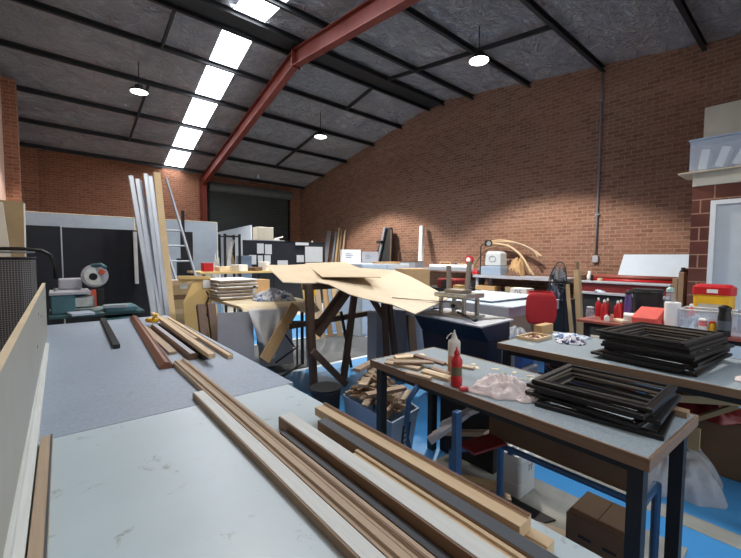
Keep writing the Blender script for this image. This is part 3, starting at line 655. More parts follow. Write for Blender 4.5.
# ------------------------------------------------------------------ plywood on its timber trestles
t = thing('timber_trestle', 'tall dark timber trestle frame carrying the plywood sheets', 'trestle', (2.8, 3.9, 0))
def post(p0, p1, w=.075, h=.06, nme='post'): MB().bar(p0, p1, w, h, (0, -1, 0) if abs(p1[2]-p0[2]) > .3 else (0, 0, 1)).build(nme, 'dkwood', t)
post((2.3, 3.8, 0), (2.225, 3.8, 1.28)); post((2.39, 3.95, 0), (2.33, 3.95, 1.28))
post((2.87, 4.0, 0), (3.06, 4.0, 1.2)); post((3.2, 3.5, 0), (3.12, 3.5, 1.2), .06); post((3.38, 3.5, 0), (3.2, 3.52, 1.2), .06)
post((2.3, 3.72, .7), (2.78, 3.72, 1.22), .07, .05, 'brace'); post((2.36, 3.9, .72), (2.84, 3.9, 1.24), .06, .05, 'brace')
post((2.92, 3.56, 1.17), (3.22, 3.56, .78), .06, .05, 'brace')
post((2.2, 3.66, .54), (2.66, 3.66, .06), .07, .05, 'brace'); post((3.25, 3.45, .3), (2.9, 3.45, .02), .06, .05, 'brace')
post((2.3, 4.42, .7), (3.7, 4.42, .75), .06, .07, 'rail'); post((2.2, 3.85, 1.25), (2.75, 3.85, 1.25), .08, .07, 'rail'); post((3.0, 3.5, 1.2), (3.6, 3.5, 1.2), .08, .06, 'rail')

def quadfn(A_, B_, C_, D_, sag=0, side=0):
    A_, B_, C_, D_ = map(Vector, (A_, B_, C_, D_))
    return lambda u, v: (A_*(1-u)+B_*u)*(1-v)+(D_*(1-u)+C_*u)*v-Vector((0, 0, sag*math.sin(math.pi*u)+side*math.sin(math.pi*v)))
o = MB().slab(quadfn((1.962, 3.9, 1.315), (2.543, 3.7, 1.30), (3.05, 5.2, 1.488), (2.514, 5.6, 1.472), .01), 8, 8, .008).build('plywood_sheet', 'ply'); tag(o, 'plywood sheet poking out furthest left on the trestle', 'sheet')
def s3(u, v):
    front = [(2.3, 3.74, 1.312), (2.376, 3.6, 1.29), (2.37, 3.2, 1.21), (2.42, 3.0, 1.175), (2.55, 2.74, 1.135), (2.63, 2.5, 1.06)]
    back = [(3.3, 5.2, 1.45), (3.6, 4.7, 1.435), (3.875, 4.1, 1.405), (3.95, 3.85, 1.32), (3.95, 3.55, 1.22), (3.782, 3.0, 1.1)]
    k = min(4, int(u*5)); f = u*5-k; lp = lambda L: Vector(L[k])*(1-f)+Vector(L[k+1])*f
    return lp(front)*(1-v)+lp(back)*v
o = MB().slab(s3, 20, 8, .009).build('plywood_sheet', 'ply'); tag(o, 'large bowed plywood sheet sagging down toward the navy cabinet', 'sheet')
o = MB().slab(quadfn((2.476, 3.9, 1.36), (2.897, 3.3, 1.37), (3.757, 5.2, 1.514), (3.222, 5.6, 1.496), .0), 8, 8, .008).build('plywood_sheet', 'ply'); tag(o, 'upper plywood sheet lying across the other two on the trestle', 'sheet')
lean_box('black_strap', (2.75, 2.95, 1.17), (3.5, 2.75, 1.085), .015, .006, 'blackm', 'thin dark strip lying across the low end of the bowed plywood', 'strip', (0, 0, 1))
# folding x stand
t = thing('folding_stand', 'black crossed-leg folding stand under the plywood', 'stand', (3.2, 4.25, 0))
MB().bar((3.02, 4.25, .02), (3.22, 4.25, .84), .03, .03, (0, 1, 0)).build('leg', 'bsteel', t); MB().bar((3.22, 4.3, .02), (3.04, 4.3, .84), .03, .03, (0, 1, 0)).build('leg', 'bsteel', t)
# cabinets and boards seen beneath the plywood
def cabinet(name, x0, y0, x1, y1, h, m, label, doors=2, side='y', cat='cabinet'):
    t = thing(name, label, cat, ((x0+x1)/2, (y0+y1)/2, 0)); MB().box(x0, y0, .0, x1, y1, h).build('carcass', m, t, bevel=.004)
    for i in range(doors):
        a = x0+.01+(x1-x0-.01)*i/doors; b = x0+(x1-x0-.01)*(i+1)/doors
        dr = MB().box(a, y0-.018, .06, b, y0-.001, h-.02).build('door', m, t, bevel=.003); MB().box(b-.04 if i == 0 else a+.02, y0-.03, h*.5, b-.02 if i == 0 else a+.04, y0-.0185, h*.5+.12).build('handle', 'chrome', dr)
    return t
cabinet('white_cabinet', 4.66, 5.9, 6.0, 7.3, 1.46, 'sheetw', 'tall white cabinet behind the trestle with cartons on top')
t = thing('grey_cabinet', 'low light grey cabinet behind the trestle right leg', 'cabinet', (3.9, 4.0, 0))
MB().box(3.72, 3.72, 0, 4.25, 4.3, .84).build('carcass', 'lgrey', t, bevel=.004); MB().box(3.7, 3.7, .84, 4.27, 4.32, .86).build('top', 'lgrey', t); MB().box(3.35, 3.9, 0, 3.72, 4.1, .84).build('side_panel', 'lgrey', t)
lean_box('brown_panel', (3.62, 3.42, 0), (3.72, 3.62, .8), .3, .02, 'cardd', 'brown panel leaning on the light grey cabinet', 'panel', (.5, -1, .2))
for i, (x, y, h, m) in enumerate(((3.7, 6.3, 1.2, 'mdf'), (3.85, 6.35, 1.3, 'wpost'), (4.02, 6.4, 1.25, 'raw'), (4.2, 6.4, 1.3, 'cardb'), (4.36, 6.3, 1.2, 'wpost'))):
    lean_box('leaning_board', (x, y-.1, 0), (x-.02, y+.15, h), .12, .025, m, 'timber board leaning under the plywood, %s of five' % ('leftmost', 'second', 'middle', 'fourth', 'rightmost')[i], 'board', group='timber boards under the plywood')
o = MB().box(3.8, 6.35, .85, 3.9, 6.36, .97).build('yellow_tag', 'yellow'); tag(o, 'yellow label stuck among the boards beneath the plywood', 'label')
# ------------------------------------------------------------------ navy cabinet with the frame joiner
t = thing('machine_cabinet', 'navy flared cabinet under the frame joining machine', 'cabinet', (3.5, 2.65, 0))
MB().hexa([(3.42, 2.25, .0), (4.0, 2.28, 0), (4.02, 3.0, 0), (3.42, 3.0, 0)], [(3.42, 2.2, .72), (3.86, 2.22, .72), (3.95, 3.1, .72), (3.4, 3.12, .72)]).build('lower_body', 'navy', t, bevel=.01)
MB().hexa([(3.42, 2.2, .72), (3.86, 2.22, .72), (3.95, 3.1, .72), (3.4, 3.12, .72)], [(3.2, 2.16, .91), (3.82, 2.2, .91), (3.98, 3.2, .91), (3.32, 3.18, .91)]).build('upper_body', 'navy', t, bevel=.01)
MB().hexa([(3.17, 2.13, .911), (3.84, 2.17, .911), (4.0, 3.22, .911), (3.3, 3.2, .911)], [(3.17, 2.13, .93), (3.84, 2.17, .93), (4.0, 3.22, .93), (3.3, 3.2, .93)]).build('tray', 'lgrey', t, bevel=.004)
MB().tube([(3.395, 2.75, .8), (3.35, 2.72, .82), (3.34, 2.58, .815), (3.37, 2.5, .8)], .008).build('handle', 'chrome', t)
t = thing('frame_joiner', 'steel frame cutting machine with two upright arms on the navy cabinet', 'machine', (3.5, 2.65, .93))
mb = MB(); mb.box(3.36, 2.45, .931, 3.72, 2.9, .955); mb.build('bed', 'chrome', t, bevel=.006)
for p in ((3.4, 2.5), (3.4, 2.82), (3.64, 2.5), (3.64, 2.82)): MB().box(p[0], p[1], .955, p[0]+.04, p[1]+.04, 1.15).build('column', 'chrome', t, bevel=.006)
MB().box(3.36, 2.46, 1.15, 3.72, 2.9, 1.2).build('head_plate', 'chrome', t, bevel=.012)
MB().box(3.42, 2.56, 1.2, 3.62, 2.8, 1.24).build('blade_block', 'silv', t, bevel=.01)
MB().bar((3.5, 2.79, 1.2), (3.56, 2.85, 1.5), .055, .035, (0, -1, 0)).build('arm', 'silv', t, bevel=.005)
MB().bar((3.6, 2.62, 1.2), (3.7, 2.66, 1.55), .055, .035, (0, -1, 0)).build('arm', 'silv', t, bevel=.005)
MB().cyl((3.42, 2.66, 1.06), (3.52, 2.66, 1.06), .05).build('spindle', 'chrome', t); MB().cyl((3.4, 2.66, 1.06), (3.42, 2.66, 1.06), .02).build('spindle_bolt', 'blackm', t)
MB().tube([(3.44, 2.62, .99), (3.3, 2.34, .965), (3.27, 2.28, .96)], .013).build('lever', 'bsteel', t); MB().lathe((3.26, 2.26, .945), [(.0, 0), (.022, .008), (.026, .022), (.018, .036), (0, .04)], 14).build('lever_knob', 'black', t, smooth=True)
MB().bar((3.5, 2.4, .94), (3.8, 2.25, .94), .05, .012).build('stop_rule', 'chrome', t); MB().bar((3.35, 2.98, .95), (3.6, 2.3, .94), .035, .014).build('stop_rule', 'chrome', t)
MB().box(3.66, 2.75, 1.2, 3.76, 2.86, 1.27).build('brass_stop', 'mdf', t)
# ------------------------------------------------------------------ near bench
def bench(label, x0, y0, x1, y1, top):
    t = thing('workbench', label, 'workbench', ((x0+x1)/2, (y0+y1)/2, 0))
    MB().box(x0+.012, y0+.012, top-.012, x1-.012, y1-.012, top).build('felt_top', 'felt', t)
    mb = MB(); mb.box(x0, y0, top-.05, x1, y1, top-.0125); mb.box(x0, y0, top-.0125, x0+.011, y1, top+.003); mb.box(x1-.011, y0, top-.0125, x1, y1, top+.003); mb.box(x0+.011, y0, top-.0125, x1-.011, y0+.011, top+.003); mb.box(x0+.011, y1-.011, top-.0125, x1-.011, y1, top+.003); mb.build('timber_base', 'edge', t, bevel=.003)
    for lx in (x0+.04, x1-.095):
        for ly in (y0+.03, y1-.085): MB().box(lx, ly, 0, lx+.055, ly+.055, top-.05).build('leg', 'bsteel', t)
    for nme, b in (('rail', (x0+.06, y0+.085, top-.1, x0+.085, y1-.085, top-.05)), ('rail', (x1-.085, y0+.085, top-.1, x1-.06, y1-.085, top-.05)), ('rail', (x0+.095, y0+.045, top-.1, x1-.095, y0+.07, top-.05)), ('rail', (x0+.095, y1-.07, top-.1, x1-.095, y1-.045, top-.05))):
        MB().box(*b).build(nme, 'bsteel', t)
    return t
b1 = bench('near grey felt-topped bench with offcuts, glue, rag and black frames', 1.68, .36, 2.36, 2.1, .84)
b2 = bench('second grey felt-topped bench behind, with the taller stack of black frames', 3.02, .12, 3.96, 1.86, .84)
b1.rotation_euler = (0, 0, -.04); b1.location.x += .055; b1.location.y += .02
B = .8405
# stacks of black picture frames
def frame_proto(w, h, label):
    t = thing('picture_frame', label, 'picture frame', (0, 0, 0)); a = .034; th = .02
    def rails(o0, o1, z0, z1):
        mb = MB(); W0, H0, W1, H1 = w/2-o0, h/2-o0, w/2-o1, h/2-o1
        for (p, q, r, s_) in (((-W0, -H0), (W0, -H0), (W1, -H1), (-W1, -H1)), ((W0, -H0), (W0, H0), (W1, H1), (W1, -H1)), ((W0, H0), (-W0, H0), (-W1, H1), (W1, H1)), ((-W0, H0), (-W0, -H0), (-W1, -H1), (-W1, H1))):
            mb.hexa([(*p, z0), (*q, z0), (*r, z0), (*s_, z0)], [(*p, z1), (*q, z1), (*r, z1), (*s_, z1)])
        return mb
    rails(0, a, 0, th).build('moulding_rails', 'black', t, bevel=.002); rails(a*.85, a*1.0, th, th+.003).build('inner_lip', 'blackm', t)
    rails(a+.0005, a+.006, 0, th*.5).build('rebate', 'silv', t)
    return t
f0 = frame_proto(.47, .53, '')
ORD = ['lowest', 'second from bottom', 'third from bottom', 'fourth from bottom', 'fifth from bottom', 'sixth from bottom', 'seventh from bottom', 'eighth from bottom', 'ninth from bottom']
n1 = 5
for i in range(n1):
    lab = 'black picture frame on the near bench, %s of its stack' % ('topmost' if i == n1-1 else ORD[i])
    loc = (2.155+(-.025, .0, .03, -.01, .015)[i], .72+(-.03, .02, -.02, .01, .0)[i], B+.0235*i+(.0005)); rz = (.1, -.06, .05, -.03, .02)[i]
    if i == 0: f0.location = loc; f0.rotation_euler = (0, 0, rz); f0['label'] = lab; f0['group'] = 'black frames stacked on the near bench'
    else: dup(f0, loc, rz, lab)
f1 = frame_proto(.72, .56, ''); n2 = 9
for i in range(n2):
    lab = 'black picture frame on the second bench, %s of its taller stack' % ('topmost' if i == n2-1 else ORD[i])
    loc = (3.5+R.uniform(-.03, .03), .78+R.uniform(-.05, .05), B+.0235*i+.0005); rz = R.uniform(-.07, .07)-.1
    if i == 0: f1.location = loc; f1.rotation_euler = (0, 0, rz); f1['label'] = lab; f1['group'] = 'black frames stacked on the second bench'
    else: dup(f1, loc, rz, lab)
# glue bottle, red sauce bottle, cap
t = thing('squeeze_bottle', 'clear squeeze bottle half full of peach glue with a bent spout', 'bottle', (2.0, 1.545, B))
c = (2.0, 1.545, B)
MB().lathe(c, [(.037, .0), (.04, .006), (.04, .115), (.038, .118)], 24).build('glue_fill', 'gluein', t, smooth=True)
MB().lathe(c, [(.04, .1185), (.0405, .2), (.037, .215), (.02, .226), (.018, .24), (.006, .27), (.004, .285)], 24).build('bottle_body', 'glue', t, smooth=True)
MB().tube([(2.0, 1.545, B+.255), (1.985, 1.56, B+.262), (1.972, 1.575, B+.245), (1.966, 1.582, B+.225)], .004).build('tethered_cap', 'glue', t)
t = thing('sauce_bottle', 'red squeeze bottle with a brown label in front of the glue bottle', 'bottle', (1.8, 1.37, B))
c = (1.8, 1.37, B)
MB().lathe(c, [(.03, 0), (.034, .006), (.034, .05), (.031, .07), (.031, .12), (.034, .14), (.032, .16), (.018, .18), (.016, .19)], 24).build('bottle_body', 'red', t, smooth=True)
MB().lathe((c[0], c[1], B+.19), [(.017, 0), (.017, .012), (.006, .03), (.004, .045)], 16).build('nozzle', 'red', t, smooth=True)
MB().lathe((c[0], c[1], B+.07), [(.0318, 0), (.0318, .05)], 24).build('label', 'bread', t)
o = MB().cyl((1.745, 1.305, B+.014), (1.785, 1.28, B+.014), .014).build('bottle_cap', 'red'); tag(o, 'small red cap lying at the foot of the red bottle', 'cap')
o = lump(MB(), (1.92, 1.16, B), .19, .13, .11, 5, fold=.6, rz=-1.0, k=6).build('rag', 'rag', smooth=True); tag(o, 'crumpled pinkish white rag on the near bench', 'rag')
o = lump(MB(), (1.91, .985, B), .07, .04, .03, 9, fold=.7, rz=-.7).build('rag', 'rag', smooth=True); tag(o, 'tail of white rag trailing toward the black frames', 'rag')
# offcuts on the near bench
OC = [((1.79, 1.98, 0), (1.86, 1.72, 0), .04, .022, 'raw'), ((1.86, 2.03, 0), (1.9, 1.74, 0), .05, .02, 'tan'), ((1.95, 2.05, 0), (1.93, 1.8, 0), .035, .03, 'brown'), ((1.83, 1.66, 0), (1.84, 1.45, 0), .045, .03, 'pine'), ((2.04, 2.04, 0), (2.05, 1.78, 0), .05, .02, 'raw'),
      ((1.79, 1.9, .023), (1.98, 1.7, .031), .05, .02, 'tan'), ((1.85, 1.95, .03), (2.06, 1.86, .03), .05, .022, 'pine'), ((1.96, 1.86, .051), (2.0, 1.62, .031), .04, .02, 'brown'), ((1.74, 1.72, 0), (1.77, 1.54, 0), .03, .02, 'raw'), ((2.1, 1.7, 0), (2.16, 1.5, 0), .03, .02, 'raw'), ((1.92, 1.66, 0), (1.9, 1.5, 0), .035, .03, 'tan')]
LO = ['raw moulding offcut at the left end of the near bench pile', 'tan offcut lying beneath others in the near bench pile', 'dark brown offcut in the back of the near bench pile', 'pale pine block beside the glue bottle', 'raw offcut at the back edge of the near bench pile', 'tan offcut lying crosswise on the near bench pile', 'pine offcut on top of the near bench pile at back', 'dark brown offcut topping the near bench pile', 'short raw chip nearest the bench front edge', 'thin raw offcut lying behind the glue bottle', 'tan block just left of the glue bottle']
for (p, q, w, h, m), lab in zip(OC, LO):
    p = Vector((p[0], p[1], B+p[2]+h/2)); q = Vector((q[0], q[1], B+q[2]+h/2))
    tag(MB().extr([(-w/2, -h/2), (w/2, -h/2), (w/2, h*.2), (w*.1, h/2), (-w/2, h/2)], p, q).build('moulding_offcut', m), lab, 'offcut', 'moulding offcuts on the near bench')
for i in range(9):
    x, y = R.uniform(2.2, 2.32), R.uniform(1.1, 1.65)
    o = MB().box(x, y, B, x+R.uniform(.01, .03), y+R.uniform(.02, .06), B+.003, rz=R.uniform(0, 3)).build('paper_scrap', 'cloth'); tag(o, 'cream paper scrap scattered at the back of the near bench', 'scrap', 'cream scraps on the near bench')
o = MB().box(2.28, .395, B, 2.34, .47, B+.03).build('wood_block', 'tan'); tag(o, 'small wood block on the end corner of the near bench', 'block')
# tub of offcuts below the trestle
t = thing('offcut_tub', 'frosted blue plastic tub heaped with moulding offcuts under the near bench', 'tub', (2.15, 2.47, 0), rz=0)
cn = [(1.9, 2.03), (2.26, 2.1), (2.55, 3.02), (1.95, 2.72)]; ctr = Vector((2.15, 2.47, 0))
def tubring(z, k): return [(ctr.x+(x-ctr.x)*k, ctr.y+(y-ctr.y)*k, z) for x, y in cn]
rb, rt, ri, rj = tubring(.0, .86), tubring(.36, 1), tubring(.36, .97), tubring(.012, .82)
MB().add(rb+rt+ri+rj, [(3, 2, 1, 0)]+[(i, (i+1) % 4, 4+(i+1) % 4, 4+i) for i in range(4)]+[(4+i, 4+(i+1) % 4, 8+(i+1) % 4, 8+i) for i in range(4)]+[(8+i, 8+(i+1) % 4, 12+(i+1) % 4, 12+i) for i in range(4)]+[(12, 13, 14, 15)]).build('tub_body', 'tub', t)
ro, rp = tubring(.365, 1.03), tubring(.34, 1.03)
MB().add(ro+ri+rp+[(x, y, .34) for x, y, z in rt], [(i, (i+1) % 4, 4+(i+1) % 4, 4+i) for i in range(4)]+[(8+i, 8+(i+1) % 4, (i+1) % 4, i) for i in range(4)]+[(12+i, 12+(i+1) % 4, 8+(i+1) % 4, 8+i) for i in range(4)]).build('rim', 'tub', t)
nrm = Vector((cn[1][1]-cn[0][1], -(cn[1][0]-cn[0][0]), 0)).normalized(); 
a = Vector((*cn[0], .0)); d = (Vector((*cn[1], 0))-a)
def onface(u, z): return ctr+(a+d*u-ctr)*(.86+.14*z/.36)+Vector((0, 0, z))+nrm*.004
MB().add([onface(.42, .06), onface(.74, .06), onface(.74, .28), onface(.42, .28)], [(0, 1, 2, 3)]).build('dark_label', 'ink', t, solid=.002)
mb = MB()
for k in range(4):
    z = .08+.045*k; mb.add([onface(.5, z)+nrm*.003, onface(.66, z)+nrm*.003, onface(.66, z+.03)+nrm*.003, onface(.5, z+.03)+nrm*.003], [(0, 1, 2, 3)])
mb.build('label_marks', 'lgrey', t, solid=.001)
LB = {'pine': 'pale', 'raw': 'pinkish raw', 'tan': 'tan', 'brown': 'dark brown'}
for i in range(110):
    m = R.choice(['raw', 'raw', 'tan', 'pine', 'brown', 'tan'])
    u, v = R.uniform(.12, .88), R.uniform(.08, .92)
    p = Vector((*cn[0], 0))*(1-u)*(1-v)+Vector((*cn[1], 0))*u*(1-v)+Vector((*cn[2], 0))*u*v+Vector((*cn[3], 0))*(1-u)*v
    e = min(u, 1-u)*min(v, 1-v)*4
    z = .33+.17*e+.006*(i % 9)+R.uniform(0, .03); L = R.uniform(.09, .28); an = R.uniform(0, math.pi); tl = R.uniform(-.35, .45)
    dv = Vector((math.cos(an)*math.cos(tl), math.sin(an)*math.cos(tl), math.sin(tl)))*L/2
    w, h = R.uniform(.025, .055), R.uniform(.012, .028)
    q = p*.86+ctr*.14; q.z = z
    tag(MB().extr([(-w/2, -h/2), (w/2, -h/2), (w/2, h*.1), (w*.1, h/2), (-w/2, h/2)], q-dv, q+dv).build('moulding_offcut', m), '%s moulding offcut heaped in the frosted tub' % LB[m], 'offcut', 'moulding offcuts in the frosted tub, '+LB[m])
for p, q, m, lab in (((1.95, 2.45, .52), (2.3, 2.7, .56), 'raw', 'long raw offcut lying along the back of the tub heap'), ((1.88, 2.3, .5), (2.2, 2.2, .52), 'tan', 'broad tan offcut across the front of the tub heap'), ((2.02, 2.62, .6), (2.28, 2.72, .605), 'raw', 'topmost raw offcut on the tub heap')):
    tag(MB().bar(p, q, .075, .028).build('moulding_offcut', m, bevel=.002), lab, 'offcut')
t = thing('dustbin', 'black round bin behind the frosted tub', 'bin', (1.86, 2.87, 0)); MB().lathe((1.86, 2.87, 0), [(.11, 0), (.135, .38), (.14, .4), (.13, .4), (.105, .02)], 28).build('bin_body', 'blackm', t, smooth=True)
MB().lathe((1.86, 2.87, .4), [(.14, 0), (.143, .02), (.13, .02)], 28).build('rim', 'black', t)
# clutter under the near bench
t = thing('jerrycan', 'milky plastic jerrycan on the floor under the near bench', 'jerrycan', (2.38, 1.3, 0))
def rr(x0, y0, x1, y1, r=.025):
    o = []
    for cx_, cy_, a0 in ((x1-r, y1-r, 0), (x0+r, y1-r, 90), (x0+r, y0+r, 180), (x1-r, y0+r, 270)):
        o += [(cx_+r*math.cos(math.radians(a0+k*22.5)), cy_+r*math.sin(math.radians(a0+k*22.5))) for k in range(5)]
    return o
def loft(mb, rings):
    n = len(rings[0][0]); vs = [(x, y, z) for ring, z in rings for x, y in ring]
    return mb.add(vs, [tuple(range(n))[::-1], tuple(range((len(rings)-1)*n, len(rings)*n))]+[(i*n+k, i*n+(k+1) % n, (i+1)*n+(k+1) % n, (i+1)*n+k) for i in range(len(rings)-1) for k in range(n)])
X0, Y0, X1, Y1 = 2.29, 1.22, 2.5, 1.4
loft(MB(), [(rr(X0+.01, Y0+.01, X1-.01, Y1-.01), 0), (rr(X0, Y0, X1, Y1), .02), (rr(X0, Y0, X1, Y1), .1), (rr(X0+.006, Y0+.006, X1-.006, Y1-.006), .107), (rr(X0, Y0, X1, Y1), .114), (rr(X0, Y0, X1, Y1), .25), (rr(X0+.02, Y0+.02, X1-.02, Y1-.02), .28)]).build('can_body', 'jerry', t)
MB().tube([(2.36, 1.31, .275), (2.36, 1.31, .31), (2.46, 1.31, .31), (2.46, 1.31, .275)], .013).build('grip', 'jerry', t); MB().cyl((2.32, 1.31, .28), (2.32, 1.31, .31), .02).build('cap', 'blue', t)
text('marking', '77', .06, (2.42, Y0-.002, .19), (math.radians(90), 0, 0), 'mgrey', t)
t = thing('cardboard_box', 'dark brown carton with two hand slots on the floor at the bench end', 'box', (2.1, .75, 0), rz=0)
MB().box(1.98, .54, 0, 2.25, .8, .3).build('carton', 'cardd', t)
MB().box(1.985, .55, .3002, 2.245, .668, .303).build('flap', 'cardd', t); MB().box(1.985, .672, .3002, 2.245, .79, .303).build('flap', 'cardd', t)
for y, z in ((.57, .2), (.68, .2), (.6, .1)): MB().box(1.978, y, z, 1.9795, y+.06, z+.015).build('hand_slot', 'blackm', t)
o = MB().box(1.98, .42, .0, 2.62, 1.9, .012).build('floor_card', 'concrete'); tag(o, 'beige sheet lying on the floor under the near bench', 'sheet')
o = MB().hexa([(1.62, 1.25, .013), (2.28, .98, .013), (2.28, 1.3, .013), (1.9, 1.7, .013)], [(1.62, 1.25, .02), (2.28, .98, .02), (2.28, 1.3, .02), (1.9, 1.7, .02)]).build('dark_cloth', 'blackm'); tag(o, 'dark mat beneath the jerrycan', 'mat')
t = thing('steel_trolley', 'blue tubular trolley frame with a dark shelf board under the near bench', 'trolley', (2.05, 1.0, 0))
for p in ((2.05, .5), (2.05, 1.22), (1.76, 1.36), (2.3, .5)): MB().cyl((*p, 0.0), (*p, .47), .02, n=12).build('post', 'bluest', t)
mb = MB(); mb.tube([(2.05, .5, .46), (2.05, 1.22, .46)], .018); mb.tube([(2.05, 1.22, .46), (1.76, 1.36, .47)], .018); mb.tube([(2.05, .5, .46), (2.3, .5, .46)], .018); mb.build('top_rail', 'bluest', t)
MB().box(2.075, .53, .48, 2.09, 1.32, .72).build('back_board', 'cardd', t)
MB().box(1.8, 1.2, .482, 2.06, 1.34, .495, rz=-.2).build('red_slat', 'redd', t)
o = MB().bar((1.6, 1.2, .0), (1.585, 1.2, .8), .045, .03, (0, 1, 0)).build('blue_upright', 'bluest'); tag(o, 'blue upright leaning under the middle of the near bench', 'upright')
o = MB().tube([(1.74, 1.62, .79), (1.7, 1.66, .7), (1.68, 1.66, .55), (1.69, 1.65, .4), (1.7, 1.64, .25)], .018, 10).build('hose', 'bluest', smooth=True); tag(o, 'blue hose hanging under the near bench', 'hose')
for i, (p, q, m) in enumerate((((1.75, 1.9, .04), (2.2, .75, .04), 'raw'), ((1.9, 2.0, .045), (2.28, 1.35, .045), 'wpost'), ((1.78, 1.75, .1), (2.15, 1.2, .09), 'tan'), ((2.3, 1.95, .2), (2.33, 1.5, .35), 'raw'), ((2.2, 1.8, .35), (2.3, 1.5, .55), 'foam'), ((2.0, 1.75, .3), (2.28, 1.6, .5), 'lgrey'))):
    tag(MB().bar(p, q, .07, .03).build('floor_batten', m), ('long raw batten on the floor beneath the near bench', 'light batten on the floor behind the frosted tub', 'tan batten resting crosswise under the near bench', 'raw batten tilted up under the back of the near bench', 'white foam length propped beneath the near bench', 'pale grey length propped beneath the near bench')[i], 'batten')
o = MB().box(2.42, 1.5, 0, 2.5, 2.0, .74).build('black_board', 'blackm'); tag(o, 'black board added as dark backing behind the near bench', 'board')  # added to darken the bright floor gap behind the bench
o = MB().box(3.72, -.1, 0, 3.85, 1.05, .42).build('dark_backing', 'cardd', bevel=.01); tag(o, 'dark brown crate added to fill the dark area behind the clear bag under the second bench', 'crate')  # added to fill the dark area beneath the second bench
t = thing('tool_rack', 'dim rack of yellow-handled tools under the near bench top', 'rack', (2.25, 1.1, .6))
MB().box(2.2, .7, .6, 2.3, 1.35, .62).build('tray', 'cardd', t)
for k in range(3): MB().box(2.2, 1.0+.1*k, .62, 2.27, 1.06+.1*k, .66, rz=.3*k).build('tool', ('khaki', 'mdf', 'brown')[k], t, bevel=.008)
# ------------------------------------------------------------------ on the second bench
t = thing('clip_tray', 'pale wooden tray of small clips at the left end of the second bench', 'tray', (3.45, 1.74, B))
MB().box(3.3, 1.64, B, 3.6, 1.84, B+.012).build('tray_base', 'pine', t); mb = MB(); mb.box(3.3, 1.64, B+.012, 3.6, 1.655, B+.03); mb.box(3.3, 1.825, B+.012, 3.6, 1.84, B+.03); mb.box(3.3, 1.655, B+.012, 3.315, 1.825, B+.03); mb.box(3.585, 1.655, B+.012, 3.6, 1.825, B+.03); mb.build('tray_rim', 'pine', t)
mb = MB()
for k in range(26):
    x, y = R.uniform(3.33, 3.56), R.uniform(1.67, 1.81); mb.box(x, y, B+.013, x+.03, y+.008, B+.02, rz=R.uniform(0, 3))
o = mb.build('clips', 'redd'); o['kind'] = 'stuff'; tag(o, 'small dark clips strewn in the pale wooden tray', 'clips')
o = MB().box(3.66, 1.77, B, 3.9, 1.85, B+.09).build('carton', 'cardb'); tag(o, 'small brown carton at the back left corner of the second bench', 'box')
o = lump(MB(), (3.55, 1.46, B), .13, .11, .07, 21, fold=.6, rz=-.5, k=8).build('rag', 'ragnavy', smooth=True); tag(o, 'navy patterned rag beside the clip tray', 'rag')
o = lump(MB(), (3.8, 1.55, B), .12, .16, .04, 25, fold=.4, rz=.3).build('rag', 'ragblue', smooth=True); tag(o, 'pale blue rag lying behind the navy patterned rag', 'rag')
o = lump(MB(), (3.72, .22, B), .22, .13, .17, 31, fold=.3).build('black_bag', 'blackm', smooth=True); tag(o, 'black bag at the right end of the second bench', 'bag')
o = lump(MB(), (3.3, .26, B), .11, .09, .05, 33, fold=.6).build('rag', 'rag', smooth=True); tag(o, 'white rag at the right edge of the second bench', 'rag')
# below the second bench
t = thing('blue_barrel', 'dark blue round tub under the second bench', 'tub', (3.72, 1.5, 0)); MB().lathe((3.72, 1.42, 0), [(.22, 0), (.28, .52), (.3, .54), (.3, .58), (.27, .58), (.21, .03)], 32).build('tub_body', 'navyp', t, smooth=True)
MB().lathe((3.72, 1.42, .5), [(.272, 0), (.262, .075), (0, .075)], 32).build('contents', 'blackm', t)
o = MB().box(3.55, 2.0, .0, 3.75, 2.12, .72).build('blue_crate', 'blue', bevel=.02); tag(o, 'bright blue plastic box standing left of the second bench', 'box')
o = MB().box(3.3, 1.9, 0, 3.4, 1.98, .7).build('white_post', 'alu'); tag(o, 'white upright at the left end of the second bench', 'upright')
o = lump(MB(), (3.6, 1.8, 0), .12, .07, .6, 41, fold=.2).build('blue_bag', 'ragblue', smooth=True); tag(o, 'blue and white bag under the left end of the second bench', 'bag')
o = lump(MB(), (3.42, .66, 0), .36, .3, .34, 51, fold=.2, k=5, p=3.5).build('plastic_bag', 'bagp', smooth=True); tag(o, 'big clear plastic bag slumped under the second bench', 'bag')
o = lump(MB(), (3.56, -.08, 0), .3, .22, .32, 53, fold=.2, k=5, p=3.5).build('plastic_bag', 'bagp', smooth=True); tag(o, 'clear plastic bag at the right frame edge below the second bench', 'bag')
o = lump(MB(), (3.4, .68, .02), .22, .16, .14, 55, fold=.5).build('rag_pile', 'ragblue', smooth=True); tag(o, 'blue and white rags inside the clear plastic bag', 'rags')
t = thing('timber_easel', 'beige timber brace frame under the second bench', 'frame', (3.6, .6, 0))
MB().bar((3.1, .75, .66), (3.55, .22, .66), .05, .05).build('top_bar', 'khaki', t); MB().bar((3.45, .34, .63), (3.42, .62, .42), .06, .03).build('brace', 'khaki', t); MB().box(3.3, .5, .3, 3.34, 1.0, .45).build('low_board', 'khaki', t)
o = lump(MB(), (3.75, .55, .45), .22, .25, .2, 61, fold=.5).build('red_cloth', 'redd', smooth=True); tag(o, 'dark red cloth bundle under the second bench', 'cloth')
